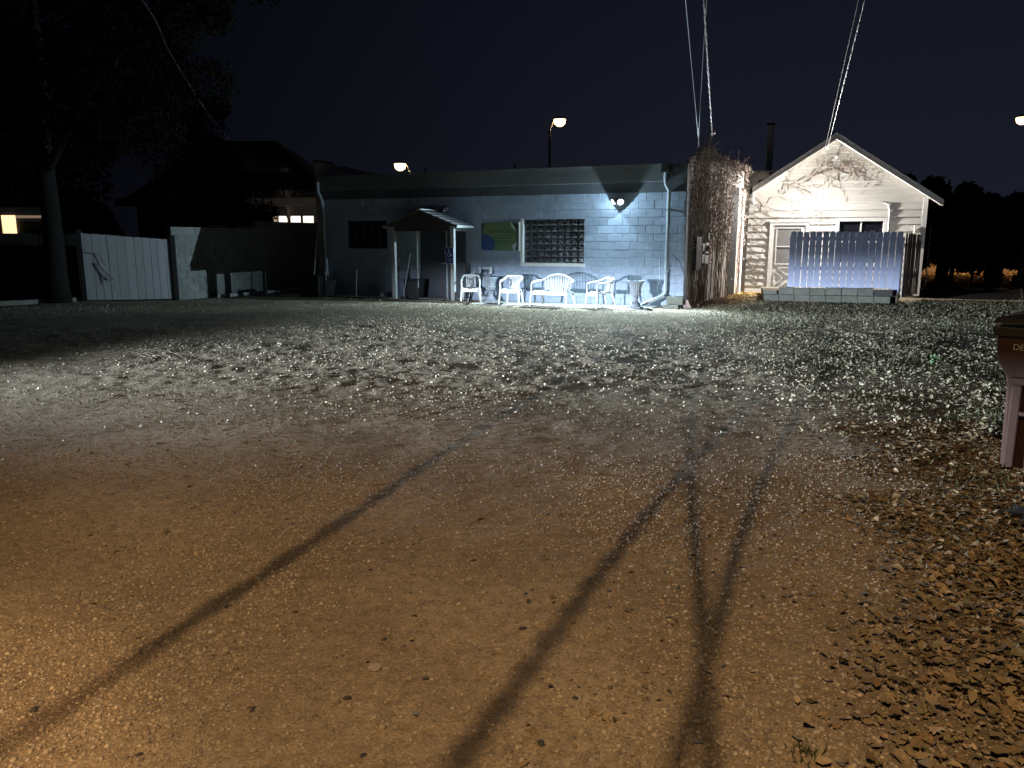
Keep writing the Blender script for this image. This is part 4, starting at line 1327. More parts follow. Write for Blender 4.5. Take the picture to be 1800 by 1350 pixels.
mb = MB(); mb.prism([(0, 0), (HW_, 0), (HW_, 2.86), (RXH, ZA), (0, ZA - SL * RXH)], .02, .14)
mb.build('wall', M['siding'], ho)
mb = MB(); mb.prism([(0.01, 0), (HW_ - .01, 0), (HW_ - .01, 2.84), (RXH, ZA - .03), (.01, ZA - SL * RXH - .02)], .14, 6.0); mb.build('rear_walls', M['far_wall'], ho)
z = BZ
while z < ZA - .04:
    z1 = min(z + EX, ZA - .01)
    sp_ = [(gl(z), gr(z), gl(z1), gr(z1))]
    for h in (DOORH, WINH):
        if (z + z1) / 2 > h[2] and (z + z1) / 2 < h[3]:
            q = []
            for a, b_, a1, b1 in sp_:
                if h[0] > a and h[1] < b_: q += [(a, h[0], a1, h[0]), (h[1], b_, h[1], b1)]
                else: q.append((a, b_, a1, b1))
            sp_ = q
    for a, b_, a1, b1 in sp_:
        bow = rnd.uniform(-.003, .003)
        MB().add([(a, -.030 + bow, z), (b_, -.030 + bow, z), (b1, -.001 + bow, z1 + .012), (a1, -.001 + bow, z1 + .012), (a, .02, z), (b_, .02, z), (b1, .02, z1 + .012), (a1, .02, z1 + .012)],
                 [(0, 1, 2, 3), (1, 0, 4, 5), (2, 1, 5, 6), (3, 2, 6, 7), (0, 3, 7, 4), (5, 4, 7, 6)]).build('siding_board', M['siding'], ho)
    z += EX
mb = MB(); mb.box(HW_ - .10, HW_ + .02, -.038, -.018, .1, 2.86).box(HW_ + .002, HW_ + .02, -.018, .12, .1, 2.86); mb.build('corner_board', M['white_trim'], ho)
mb = MB(); mb.box(0, HW_, .0, .02, -.1, BZ); mb.build('foundation', M['concrete_block'], ho)
# roof: two slabs with white rake boards; left one is cut short by the annex
OV = .32


def roof_side(sgn, reach):
    th = .10
    xe, ze = RXH + sgn * reach, ZA + .10 - SL * reach
    mb = MB()
    P = [(RXH, ZA + .10), (xe, ze), (xe, ze - th), (RXH, ZA + .10 - th)]
    if sgn > 0: P = P[::-1]
    mb.prism(P if sgn < 0 else P, -OV, 6.2)
    mb.build('roof', M['shingle'], ho)
    mb = MB()
    P = [(RXH, ZA + .12), (xe, ze + .02), (xe, ze - .14), (RXH, ZA - .04)]
    if sgn > 0: P = P[::-1]
    mb.prism(P, -OV - .025, -OV - .002); mb.build('rake_board', M['white_trim'], ho)
    mb = MB()
    P = [(RXH, ZA + .005), (xe, ze - .10 + .005), (xe, ze - .115), (RXH, ZA - .012)]
    if sgn > 0: P = P[::-1]
    mb.prism(P, -OV, -.018); mb.build('soffit', M['annex'], ho)
    mb = MB()
    P = [(RXH, ZA + .135), (xe, ze + .035), (xe, ze + .02), (RXH, ZA + .12)]
    if sgn > 0: P = P[::-1]
    mb.prism(P, -OV - .03, 6.2); mb.build('roof_edge', M['metal'], ho)


roof_side(-1, 2.20)
roof_side(1, 2.86)
mb = MB(); mb.tube([(.10, -.06, 3.02), (.10, -.06, 2.80), (.14, -.05, 2.72)], .03, 6); mb.build('gutter_end', M['white_trim'], ho)

# storm door
x0, x1, z0, z1 = DOORH
mb = MB(); mb.box(x0 + .07, x1 - .07, -.012, .012, z0 + .02, z1 - .10); dh = mb.build('door', mat('storm door paint', (.56, .54, .50), .5, .05, 5), ho)
mb = MB(); mb.box(x0 - .03, x0 + .07, -.045, .02, z0, z1 - .02).box(x1 - .07, x1 + .03, -.045, .02, z0, z1 - .02).box(x0 + .07, x1 - .07, -.045, .02, z1 - .10, z1 - .02).box(x0 - .06, x1 + .06, -.06, .02, z1 - .02, z1 + .03)
mb.build('door_frame', M['white_trim'], ho)
for a, b_ in ((1.50, 2.0), (.98, 1.46)):
    mb = MB(); mb.box(x0 + .19, x1 - .19, -.018, -.0125, a, b_); mb.build('pane', M['grey_glass'], dh)
mb = MB(); gx0, gx1 = x0 + .16, x1 - .16
mb.box(gx0, gx0 + .028, -.034, -.013, .95, 2.03).box(gx1 - .028, gx1, -.034, -.013, .95, 2.03)
for zz in (.95, 1.465, 2.005): mb.box(gx0 + .028, gx1 - .028, -.033, -.013, zz, zz + .028)
mb.build('pane_frame', M['white_trim'], dh)
mb = MB()
cx, cz = (x0 + x1) / 2, .54
hw, hh = .36, .32
for tri in (((-hw, -hh + .10), (-hw, hh - .10), (-.10, 0)), ((hw, -hh + .10), (hw, hh - .10), (.10, 0)), ((-hw + .10, hh), (hw - .10, hh), (0, .09)), ((-hw + .10, -hh), (hw - .10, -hh), (0, -.09))):
    for i in range(3):
        a, b_ = tri[i], tri[(i + 1) % 3]
        mb.bar((cx + a[0], -.022, cz + a[1]), (cx + b_[0], -.022, cz + b_[1]), .022, .026, (0, 1, 0))
mb.build('crossbuck', M['white_trim'], dh)
mb = MB(); mb.tube([(x1 - .13, -.012, 1.0), (x1 - .13, -.06, 1.0)], .012, 6); mb.build('handle', M['metal'], dh)
mb = MB(); mb.box(x0 - .1, x1 + .1, -.55, -.02, -.02, .15); mb.build('doorstep', M['concrete'], ho, bevel=.01)

x0, x1, z0, z1 = WINH
mb = MB(); mb.box(x0 + .10, x1 - .10, .012, .02, z0 + .1, z1 - .12); wh = mb.build('window', M['dark_glass'], ho)
mb = MB(); mb.box(x0, x0 + .10, -.04, .02, z0, z1 - .02).box(x1 - .10, x1, -.04, .02, z0, z1 - .02).box(x0 + .10, x1 - .10, -.04, .02, z1 - .12, z1 - .02).box(x0 + .10, x1 - .10, -.04, .02, z0, z0 + .10)
mb.build('frame', M['white_trim'], wh)
mb = MB(); mb.box(x0 + .1, x1 - .1, -.012, .012, 1.60, 1.645).box((x0 + x1) / 2 - .02, (x0 + x1) / 2 + .02, -.01, .012, z0 + .1, z1 - .12); mb.build('sash_bar', M['white_trim'], wh)

mb = MB(); pts = [(1.98, -.04, 2.72), (3.60, -.04, 2.73), (3.72, -.04, 2.71), (3.80, -.04, 2.63), (3.83, -.04, 2.5), (3.84, -.045, 1.2), (3.84, -.045, .4)]
mb.tube(pts, .020, 8); mb.build('conduit', M['white_trim'], ho)
mb = MB(); mb.tube([(2.06, -.03, 4.12), (2.04, -.035, 3.5), (2.0, -.035, 2.8), (1.97, -.035, 2.0), (1.95, -.035, .5)], .007, 5); mb.build('cable', M['white_trim'], ho)
mb = MB(); mb.lathe([(.03, 0), (.045, .02), (.03, .04), (.04, .06), (.02, .08)], 10); mb.build('insulator', M['white_trim'], ho, (2.32, -.02, 4.02), (R(90), 0, 0), True)
mb = MB(); mb.tube([(2.06, -.02, 4.22), (2.06, -.10, 4.22), (2.06, -.13, 4.26)], .012, 5); mb.build('service_hook', M['metal'], ho)
mb = MB(); mb.tube([(4.52, -.05, 1.55), (4.52, -.05, 2.08)], .018, 6); mb.build('short_pipe', M['white_trim'], ho)

hl = thing('porch_light', 'lit round wall light on the white gable house', 'lamp', W(HOU_O, HOU_A, 1.84, 0, 2.74), HOU_A)
mb = MB(); mb.lathe([(.10, 0), (.10, .03), (.085, .04)], 20); mb.build('base', M['white_trim'], hl, (0, -.02, 0), (R(90), 0, 0), True)
mb = MB(); mb.lathe([(.084, .041), (.075, .065), (.045, .085), (.01, .092)], 20); mb.build('globe', M['glow_warm'], hl, (0, -.02, 0), (R(90), 0, 0), True)
pb_ = lamp('porch_light_bulb', 'POINT', (0, -.33, -.02), HOUSE_LAMP, HOUSE_LAMP_COL, hl, .03, True)
t = pb_.data.node_tree   # globe spreads more light along the wall than straight out
tcl = t.nodes.new('ShaderNodeTexCoord'); sx_ = t.nodes.new('ShaderNodeSeparateXYZ'); t.links.new(tcl.outputs['Normal'], sx_.inputs[0])
ab_ = t.nodes.new('ShaderNodeMath'); ab_.operation = 'ABSOLUTE'; t.links.new(sx_.outputs['Y'], ab_.inputs[0])
mx_ = t.nodes.new('ShaderNodeMath'); mx_.operation = 'MAXIMUM'; mx_.inputs[1].default_value = .08; t.links.new(ab_.outputs[0], mx_.inputs[0])
pw_ = t.nodes.new('ShaderNodeMath'); pw_.operation = 'POWER'; pw_.inputs[1].default_value = -.8; t.links.new(mx_.outputs[0], pw_.inputs[0])
lf_ = [n_ for n_ in t.nodes if n_.type == 'LIGHT_FALLOFF'][0]; t.links.new(pw_.outputs[0], lf_.inputs['Strength'])

# annex behind the left slope
an = thing('side_annex', 'flat roofed annex with pale siding behind the house eave', 'building', HOU_O, HOU_A)
mb = MB(); mb.box(-.30, 1.0, .30, 3.0, 3.0, 3.60).box(-.30, -.005, .02, .30, .0, 3.60); mb.build('wall', M['annex'], an)
for k in range(4):
    z = 2.82 + .2 * k
    xr_ = -.005 if z < 3.0 else RXH - (ZA + .10 - z) / SL + .05
    mb = MB(); mb.add([(-.30, -.03, z), (xr_, -.03, z), (xr_, -.002, z + .205), (-.30, -.002, z + .205), (-.30, .02, z), (xr_, .02, z), (xr_, .02, z + .205), (-.30, .02, z + .205)],
                      [(0, 1, 2, 3), (1, 0, 4, 5), (2, 1, 5, 6), (3, 2, 6, 7), (0, 3, 7, 4), (5, 4, 7, 6)])
    mb.build('siding_board', M['siding'], an)
mb = MB(); mb.box(-.34, 1.05, -.06, 3.05, 3.625, 3.68); mb.build('roof', M['fascia'], an)
ch = thing('flue_pipe', 'tall grey flue pipe standing behind the ivied wall', 'chimney', W(HOU_O, HOU_A, .52, 1.6, 3.70), HOU_A)
mb = MB(); mb.tube([(0, 0, 0), (0, 0, 1.45)], .10, 12); mb.build('pipe', M['pipe_paint'], ch)
mb = MB(); mb.tube([(0, 0, 1.45), (0, 0, 1.52)], .13, 12); mb.build('cap', M['dark_metal'], ch)

# bare vine over the clapboards
vn = thing('bare_vine', 'leafless vine stems creeping over the white clapboards', 'vine', HOU_O, HOU_A)


def vine(mb, x, z, ang, length, r, wob=.35, depth=0):
    pts = [(x, -.030, z)]; n_ = int(length / .09)
    a = ang
    for i in range(n_):
        a += rnd.gauss(0, wob); a += (ang - a) * .12
        x += .09 * math.cos(a); z += .09 * math.sin(a)
        if z > ZA - .12 or not (gl(z) + .05 < x < gr(z) - .05) or z < .15: break
        if DOORH[0] - .08 < x < DOORH[1] + .08 and z < DOORH[3] + .04: break
        pts.append((x, -.030 - abs(rnd.gauss(0, .003)), z))
        if depth < 2 and rnd.random() < .16:
            vine(mb, x, z, a + rnd.choice((-1, 1)) * rnd.uniform(.4, 1.2), length * .45, r * .65, wob, depth + 1)
    if len(pts) > 2: mb.tube(pts, [r * (1 - .6 * i / len(pts)) for i in range(len(pts))], 4)


mb = MB()
for k in range(10): vine(mb, .06, rnd.uniform(.6, 3.0), rnd.gauss(.05, .35), rnd.uniform(.8, 2.4), .005)
for k in range(3): vine(mb, rnd.uniform(.05, .55), rnd.uniform(.2, .8), rnd.gauss(1.45, .25), rnd.uniform(1.2, 2.6), .006)
mb.build('stem', M['vine_stem'], vn)
mb = MB()
for k in range(14): vine(mb, rnd.uniform(1.9, 2.9), rnd.uniform(3.5, 4.2), rnd.choice((-.4, -.7, 3.5, -2.6, .1)) + rnd.gauss(0, .3), rnd.uniform(.6, 1.6), .0052, .45)
for k in range(10): vine(mb, rnd.uniform(.8, 2.2), rnd.uniform(2.95, 3.5), rnd.gauss(.0, .4), rnd.uniform(.6, 1.6), .006)
for k in range(6): vine(mb, rnd.uniform(1.2, 2.2), rnd.uniform(2.25, 2.45), rnd.gauss(.0, .3), rnd.uniform(.3, .6), .005)
mb.build('stem', M['vine_stem'], vn)
n = 150
u = rng.normal(2.75, .45, n); z = rng.normal(3.65, .22, n)
u = np.clip(u, 1.7, 3.45); z = np.minimum(z, ZA - SL * np.abs(u - RXH) - .12)
pos = np.stack([u, np.full(n, -.035), z], -1)
Vi, Fi = scatter(flat_oval, pos, .012 + .014 * rng.random(n), rot_np(rng.uniform(0, 6.3, n), R(90) + rng.normal(0, .6, n), rng.normal(0, .5, n)))
o = link('dead_leaves', np_mesh('dead_leaves', Vi, Fi), M['ivy_old'], vn); tag(o, kind='stuff')

# ------------------------------------------------------------------ retaining wall and picket fence
rw = thing('retaining_wall', 'low two course wall of grey concrete blocks under the picket fence', 'wall', FEN_O, FEN_A)
rbm = beveled_box(.39, .19, .19, .008, 'block'); rbm.materials.append(M['concrete_block'])
for k in range(9):
    x = .20 + .40 * k
    if x > 3.3: break
    o = link('block', rbm, None, rw, (x, rnd.uniform(-.012, .012), .10 + rnd.uniform(-.004, .004)), (0, 0, R(rnd.uniform(-2, 2))))
for k in range(6):
    x = .58 + .40 * k
    link('block', rbm, None, rw, (x, .012 + rnd.uniform(-.02, .02), .30 + rnd.uniform(-.008, .006)), (0, R(rnd.uniform(-1.2, 1.2)), R(rnd.uniform(-4, 4))))
cut = beveled_box(.34, .19, .10, .006, 'block'); cut.materials.append(M['concrete_block'])
for x in (.17, ): link('block', cut, None, rw, (x, .02, .25), (0, 0, R(2)))
mb = MB(); mb.box(2.80, 3.24, .03, .15, .205, .37); mb.build('gap_shade_piece', M['dark_wood'], rw, bevel=.008)  # dark piece stands in for the shade where a block is missing
mb = MB(); mb.box(-.02, 3.4, .20, 1.9, -.05, .30); mb.build('earth_fill', M['timber'], rw)

fe = thing('picket_fence', 'white dog eared picket fence standing on the low block wall', 'fence', FEN_O, FEN_A)


def picket(w, h):
    return [(-w / 2, 0), (w / 2, 0), (w / 2, h - .045), (w / 2 - .035, h), (-w / 2 + .035, h), (-w / 2, h - .045)]


FY = .225
pm = MB().prism(picket(.150, 1.50), 0, .018).mesh('picket'); pm.materials.append(M['fence_paint'])
pm2 = MB().prism(picket(.145, 1.50), 0, .018).mesh('picket'); pm2.materials.append(M['fence_raw'])
NP = 17
for k in range(NP):
    x = .69 + k * .1655
    o = link('picket', pm, None, fe, (x + rnd.uniform(-.006, .006), FY + rnd.uniform(-.003, .003), .40 + rnd.uniform(-.012, .012)), (R(rnd.uniform(-.4, .4)), R(rnd.uniform(-.35, .35)), 0))
    if k == NP - 1:
        o.scale = (1, 1, 1.1); o.location.z = .24
for z in (.86, 1.66):
    mb = MB(); mb.box(.60, 3.45, FY + .024, FY + .062, z, z + .09); mb.build('rail', M['fence_paint'], fe)
for x in (.66, 3.42):
    mb = MB(); mb.box(x - .045, x + .045, FY + .065, FY + .155, .1, 1.75); mb.build('post', M['fence_paint'], fe)
sf = thing('side_fence', 'weathered unpainted fence running back to the house corner', 'fence', W(FEN_O, FEN_A, 3.50, FY + .02), 0)
a = W(FEN_O, FEN_A, 3.50, FY + .02); b_ = W(HOU_O, HOU_A, 4.72, -.22)
dv = (b_ - a); sf.rotation_euler = (0, 0, math.atan2(dv.y, dv.x)); Ls = dv.xy.length
k = 0; x = .08
while x < Ls - .05:
    o = link('picket', pm2, None, sf, (x, rnd.uniform(-.004, .004), .16 + rnd.uniform(-.02, .02)), (R(rnd.uniform(-.6, .6)), R(rnd.uniform(-.6, .6)), 0)); o.scale = (1, 1, 1.13)
    x += .156
for z in (.7, 1.5):
    mb = MB(); mb.box(0, Ls, .022, .06, z, z + .09); mb.build('rail', M['fence_raw'], sf)

# ------------------------------------------------------------------ left side: block wall, gate, board fence, kerb
lw = thing('grey_block_wall', 'plain grey block boundary wall next to the white gate', 'wall', LWA_O, LWA_A)
mb = MB(); mb.box(0, 3.05, .012, .2, -.1, 10 * .203).box(3.05, 5.9, .012, .2, -.1, 11 * .203); mb.build('core', M['wall_block'], lw)
lbm = {}
for r_ in range(11):
    x = 0.0 if r_ % 2 else -.2
    while x < 5.85:
        a, b_ = max(x, 0), min(x + .4, 5.85); x += .4
        if r_ == 10 and a < 3.0: continue
        w = round(b_ - a, 2)
        if w < .05: continue
        if w not in lbm:
            me = beveled_box(w - .008, .02, .195, .004, 'block'); me.materials.append(M['wall_block']); lbm[w] = me
        link('block', lbm[w], None, lw, ((a + b_) / 2, rnd.uniform(-.002, .002), r_ * .203 + .1015))
for x0 in (1.35, 2.35):
    mb = MB(); mb.tube([(x0, .1, 2.03), (x0, .1, 2.08), (x0 + .55, .1, 2.08), (x0 + .55, .1, 2.03)], .014, 6); mb.build('wall_rail', M['metal'], lw)

gt = thing('board_gate', 'bluish white gate of vertical boards', 'gate', GAT_O, GAT_A)
gxs = [0.0, .055, .25, .45, .64, .86, 1.09, 1.31, 1.52, 1.72, 1.90, 2.09, 2.20]
for i in range(len(gxs) - 1):
    xa, xb = gxs[i] + .006, gxs[i + 1] - .006
    ha, hb_ = 1.85 - .075 * xa, 1.85 - .075 * xb
    yo = rnd.uniform(-.004, .004)
    MB().prism([(xa, .05), (xb, .05), (xb + rnd.uniform(-.004, .004), hb_ + rnd.uniform(-.012, .012)), (xa + rnd.uniform(-.004, .004), ha + rnd.uniform(-.012, .012))], yo, yo + .02).build('board', M['gate_paint'], gt)
for z in (.3, 1.45):
    mb = MB(); mb.box(.0, 2.2, .024, .06, z, z + .1); mb.build('rail', M['dark_wood'], gt)
for x in (-.13, 2.25):
    mb = MB(); mb.box(x - .0, x + .11, -.03, .10, 0, 1.95 if x < 0 else 1.80); mb.build('post', M['dark_wood'], gt)
mb = MB(); mb.tube([(.30, -.02, 1.05), (.55, -.06, .80), (.68, -.05, .62), (.72, -.03, .60)], .012, 5).tube([(.55, -.06, .80), (.56, -.05, .50)], .010, 5).tube([(.06, -.02, 1.35), (.40, -.04, 1.30), (.55, -.05, 1.0)], .007, 5)  # thin brown tubes branching in front of the boards
mb.build('gate_strands', M['strand_brown'], gt)

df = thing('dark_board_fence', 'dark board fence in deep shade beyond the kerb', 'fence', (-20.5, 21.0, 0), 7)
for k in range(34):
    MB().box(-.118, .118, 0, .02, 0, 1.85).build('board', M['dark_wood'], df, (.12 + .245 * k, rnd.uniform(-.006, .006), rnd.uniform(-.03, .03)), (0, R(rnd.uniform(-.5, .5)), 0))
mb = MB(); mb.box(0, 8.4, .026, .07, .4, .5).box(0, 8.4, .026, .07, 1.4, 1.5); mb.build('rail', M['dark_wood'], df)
kb = MB(); kb.bar((-16.0, 16.4, .055), (-11.9, 21.3, .055), .16, .15)
o = kb.build('concrete_kerb', M['concrete'], bevel=.02); tag(o, label='pale concrete kerb running towards the gate', kind='structure')

# ------------------------------------------------------------------ trees
leaf_tri = [(np.array([(0, -1, 0), (.5, .1, .12), (0, 1, -.1), (-.5, 0, .15)]), np.array([(0, 1, 2), (0, 2, 3)]))]


def crown_pts(n, blobs, seed, hollow=.35):
    r = np.random.default_rng(seed)
    k = r.integers(0, len(blobs), n)
    B_ = np.array(blobs, float)
    d = r.normal(0, 1, (n, 3)); d /= np.linalg.norm(d, axis=1)[:, None]
    rad = (hollow + (1 - hollow) * r.random(n)) ** .6
    return B_[k, :3] + d * B_[k, 3:4] * rad[:, None] * np.array([1, 1, .8])


def tree(name, label, loc, trunk, limbs, blobs, n, leaf_s, m, seed, group=None, hang=0.0, tm='bark'):
    t = thing(name, label, 'tree', loc, 0, group)
    mb = MB(); mb.tube([q[:3] for q in trunk], [q[3] for q in trunk], 10); mb.build('trunk', M[tm], t, smooth=True)
    mb = MB()
    for l in limbs: mb.tube([q[:3] for q in l], [q[3] for q in l], 6)
    if limbs: mb.build('limb', M[tm], t, smooth=True)
    pos = crown_pts(n, blobs, seed)
    Rm = rot_np(rng.uniform(0, 6.3, n), rng.normal(0, .8, n), rng.normal(0, .8, n))
    V_, F_ = scatter(leaf_tri, pos, leaf_s * rng.uniform(.6, 1.3, n), Rm)
    o = link('crown', np_mesh('crown', V_, F_), m, t)
    return t


def blob_cloud(cx, cy, cz, rx, ry, rz, n, r0, seed):
    r = random.Random(seed); out = []
    while len(out) < n:
        a, b_, c = r.uniform(-1, 1), r.uniform(-1, 1), r.uniform(-1, 1)
        if a * a + b_ * b_ + c * c < 1: out.append((cx + a * rx, cy + b_ * ry, cz + c * rz, r0 * r.uniform(.5, 1.3)))
    return out


# big tree by the gate
tree('shade_tree', 'big dark tree with a stout trunk beside the white gate', (-12.15, 20.7, 0),
     [(0, 0, -.1, .34), (0, 0, .5, .27), (.03, 0, 2.2, .23), (-.05, .1, 4.2, .20), (.1, .1, 6.5, .14), (.1, .1, 8.5, .06)],
     [[(0, 0, 3.4, .13), (1.4, -.5, 5.0, .08), (3.0, -1.2, 6.2, .04)], [(0, 0, 4.2, .12), (-1.6, .4, 6.0, .07), (-3, .6, 7.0, .03)], [(0, .1, 5.0, .10), (.8, 1.0, 7.2, .05)]],
     blob_cloud(-.6, 0, 6.9, 5.4, 3.2, 3.6, 90, 1.15, 3), 90000, .060, M['foliage'], 4)
# conifer-like shrub tree behind gate
tree('evergreen_tree', 'olive green evergreen rising behind the white gate', (-9.9, 25.6, 0),
     [(0, 0, -.1, .22), (0, 0, 3, .15), (0, 0, 6.3, .03)], [],
     blob_cloud(0, 0, 2.6, 1.7, 1.4, 2.2, 26, .8, 8) + blob_cloud(-.3, 0, 5.0, 1.3, 1.1, 1.9, 20, .7, 9) + blob_cloud(.9, .4, 2.3, 1.2, 1.0, 1.1, 16, .5, 12),
     42000, .055, M['foliage'], 9)
for k, (x, y, hgt) in enumerate(((-21.0, 27.5, 7.5), (-16.8, 28.5, 8.6), (-25.5, 29.0, 8.2))):
    tree('background_tree', ['dark tree filling the gap behind the board fence at the far left', 'dark tree behind the trunk of the shade tree', 'dark tree at the left edge behind the lit window'][k], (x, y, 0),
         [(0, 0, -.1, .25), (0, 0, 3, .18), (0, 0, hgt * .8, .04)], [], blob_cloud(0, 0, hgt * .55, 2.9, 1.2, hgt * .45, 44, 1.0, 40 + k), 16000, .13, M['foliage_dark'], 44 + k, 'dark trees behind the board fence')
# overhanging branches at the top
tree('overhanging_tree', 'tree outside the left edge whose branches hang into the sky', (-14.0, 13.5, 0),
     [(0, 0, -.1, .3), (.2, 0, 3, .24), (1.0, .1, 6.2, .18), (1.8, .2, 9.0, .1)],
     [[(1.0, .1, 6.2, .14), (4.0, .8, 8.1, .08), (7.2, 1.4, 8.0, .04), (8.6, 1.6, 7.2, .015)], [(1.2, .1, 6.6, .12), (3.0, -.2, 8.6, .06), (4.8, .4, 9.4, .03)]],
     blob_cloud(8.6, 1.6, 7.3, 2.3, 1.5, 1.0, 34, .55, 22) + blob_cloud(5.0, .8, 8.4, 3.0, 1.8, 1.9, 34, .9, 23), 50000, .045, M['foliage'], 24)
# dark conifers right of the house
CON = [(15.0, 27.2, 3.7, 2.0), (17.4, 27.8, 3.2, 2.2), (19.4, 27.0, 2.9, 2.1), (20.6, 29.6, 4.2, 2.4), (14.6, 30.2, 4.0, 1.8)]
CL = ['tall dark conifer just right of the white house', 'second dark conifer from the white house, slightly taller', 'short broad dark conifer between taller ones at the far right', 'tallest dark conifer at the right edge of the picture', 'dark conifer set back between the first two']
for k, (x, y, hgt, r_) in enumerate(CON):
    bl_ = []
    for j in range(34):
        f = rnd.random(); rr = r_ * (1 - .7 * f)
        a = rnd.uniform(0, 6.28)
        bl_.append((math.cos(a) * rr * .8, math.sin(a) * rr * .6, 1.05 + f * (hgt - 1.2), .35 + .45 * (1 - f)))
    tree('dark_conifer', CL[k], (x, y, .0), [(0, 0, -.1, .16), (0, 0, 1.5, .13), (0, 0, hgt, .03)], [], bl_, 9500, .15, M['foliage_dark'], 50 + k, 'dark conifers right of the house')
# bare bush behind the roof
bu = thing('bare_bush', 'bare violet grey shrub top behind the far roof corner', 'bush', (-8.4, 29.5, 0))
mb = MB()
for k in range(26):
    a = rnd.uniform(-.9, .9); pts = [(0, 0, 2.4)]; x = z = 0
    for i in range(5):
        x += .16 * math.sin(a) + rnd.gauss(0, .02); z += .38 * math.cos(a); pts.append((x, rnd.gauss(0, .1), 2.4 + z))
    mb.tube(pts, [.012, .010, .008, .006, .005, .003], 3)
mb.tube([(0, 0, -.1), (0, 0, 2.45)], .03, 6); mb.build('stem', M['vine_stem'], bu)

# ------------------------------------------------------------------ neighbouring house with lit windows, garage added for its lights
nh = thing('neighbour_house', 'dark hip roofed house with a strip of lit windows behind the boundary wall', 'house', (-9.9, 29.9, 0), -4)
mb = MB(); mb.box(-4.5, 3.0, 0, 5, -.1, 3.05); mb.build('wall', M['far_wall'], nh)
mb = MB(); mb.add([(-5.0, -.5, 3.05), (3.5, -.5, 3.05), (3.5, 5.5, 3.05), (-5.0, 5.5, 3.05), (-2.2, 2.5, 5.6), (.2, 2.5, 5.6)], [(3, 2, 1, 0), (0, 1, 5, 4), (1, 2, 5), (2, 3, 4, 5), (3, 0, 4)]); mb.build('roof', M['far_roof'], nh)
mb = MB(); mb.box(-5.02, 3.52, -.56, -.5, 2.98, 3.20); mb.build('fascia', mat('brown fascia', (.22, .18, .14), .7, .1, 4), nh)
mb = MB(); mb.box(-5.0, 3.5, -.50, -.004, 2.93, 2.98); mb.build('soffit', M['far_wall'], nh)
M['lit_pane'] = emitter('lit window', (1.0, .93, .78), 1.5)
M['lit_pane_dim'] = emitter('dim lit window', (1.0, .72, .45), .55)
for k, (x, w, m_) in enumerate(((.86, .16, 'lit_pane_dim'), (1.08, .36, 'lit_pane'), (1.54, .38, 'lit_pane'), (2.02, .40, 'lit_pane'))):
    mb = MB(); mb.box(x - .03, x + w + .03, -.05, -.004, 1.75, 2.60); f = mb.build('window', M['dark_wood'], nh)
    mb = MB(); mb.box(x, x + w, -.062, -.052, 1.80, 2.55); mb.build('pane', M[m_], f)
mb = MB(); mb.box(-1.8, 1.0, -2.4, -2.25, 0, 2.52); mb.build('garden_screen', M['fence_raw'], nh)

fw = thing('added_garage', 'tan garage added far behind the dark conifers to carry orange lights', 'garage', (13.5, 38.0, 0), -4)
M['tan_wall'] = mat('tan wall', (.46, .33, .22), .85, .25, 3, .3, 20, stain=.4, stain_c=(.2, .13, .08))
mb = MB(); mb.box(-1, 17, 0, 6, -.1, 2.5); mb.build('wall', M['tan_wall'], fw)
mb = MB(); mb.prism([(-1.4, 2.5), (17.4, 2.5), (15, 3.1), (1, 3.1)], -.4, 6.4); mb.build('roof', M['far_roof'], fw)
for k, x in enumerate((2.5, 7.0, 11.5)):
    mb = MB(); mb.box(x - .1, x + .1, -.25, -.004, 2.2, 2.35); mb.build('added_wall_light', M['glow_sodium'], fw)
    lamp('added_ground_light', 'POINT', (x, -2.2, 2.2), 170, (1.0, .60, .30), fw, .06)  # added light, brightens the leafy ground beyond the conifers
yw = thing('lit_far_window', 'bright warm window far off behind the left trees', 'window', (-15.62, 24.4, 2.17), 10)
mb = MB(); mb.box(-1.2, 1.4, .05, .2, -2.17, .5); mb.build('wall', M['dark_wood'], yw)
mb = MB(); mb.box(-.20, .18, -.01, .045, -.30, .25); mb.build('pane', emitter('warm far window', (1.0, .72, .36), 1.6), yw)
mb = MB(); mb.box(.20, .95, -.01, .045, .17, .25); mb.build('pane', emitter('dim far window', (1.0, .60, .28), .18), yw)

# trunks under the skirts of the conifers, orange lit leafy ground beyond them
TL = ['slim dark trunk nearest the house before the orange lit ground', 'second slim dark trunk before the orange lit ground', 'thinnest dark trunk before the orange lit ground', 'broad leafy trunk base before the orange lit ground', 'broad leafy trunk base at the picture edge before the lit ground']
for k, (x, y, r_) in enumerate(((14.15, 25.3, .07), (14.42, 25.5, .08), (15.05, 25.4, .04), (15.62, 25.3, .14), (16.62, 25.3, .16))):
    t_ = thing('tree_trunk', TL[k], 'tree', (x, y, 0), 0, 'dark trunks before the lit ground')
    mb = MB(); mb.tube([(0, 0, -.1), (.03, 0, 1.2), (.08, .05, 2.6)], [r_, r_ * .8, r_ * .6], 8); mb.build('trunk', M['bark'], t_, smooth=True)
    bl_ = blob_cloud(0, .1, 1.55, .75, .4, .75, 14, .38, 600 + k)
    if k > 2: bl_ += blob_cloud(0, 0, .35, .16, .15, .3, 8, .22, 640 + k)
    pos = crown_pts(2600, bl_, 610 + k)
    V_, F_ = scatter(leaf_tri, pos, .055 * rng.uniform(.6, 1.3, 2600), rot_np(rng.uniform(0, 6.3, 2600), rng.normal(0, .8, 2600), rng.normal(0, .8, 2600)))
    link('crown', np_mesh('crown', V_, F_), M['foliage_dark'], t_)
n = 9000
p_ = np.stack([rng.uniform(13, 24, n), rng.uniform(25.5, 36.5, n)], -1)
V_, F_ = scatter(ovals + scraps, lay(p_, .012), .05 + .05 * rng.random(n), rot_np(rng.uniform(0, 6.3, n), rng.normal(0, .4, n), rng.normal(0, .4, n)))
stuff('far_leaves', V_, F_, M['leaf_gold'], 'fallen leaves on the orange lit ground beyond the conifers')
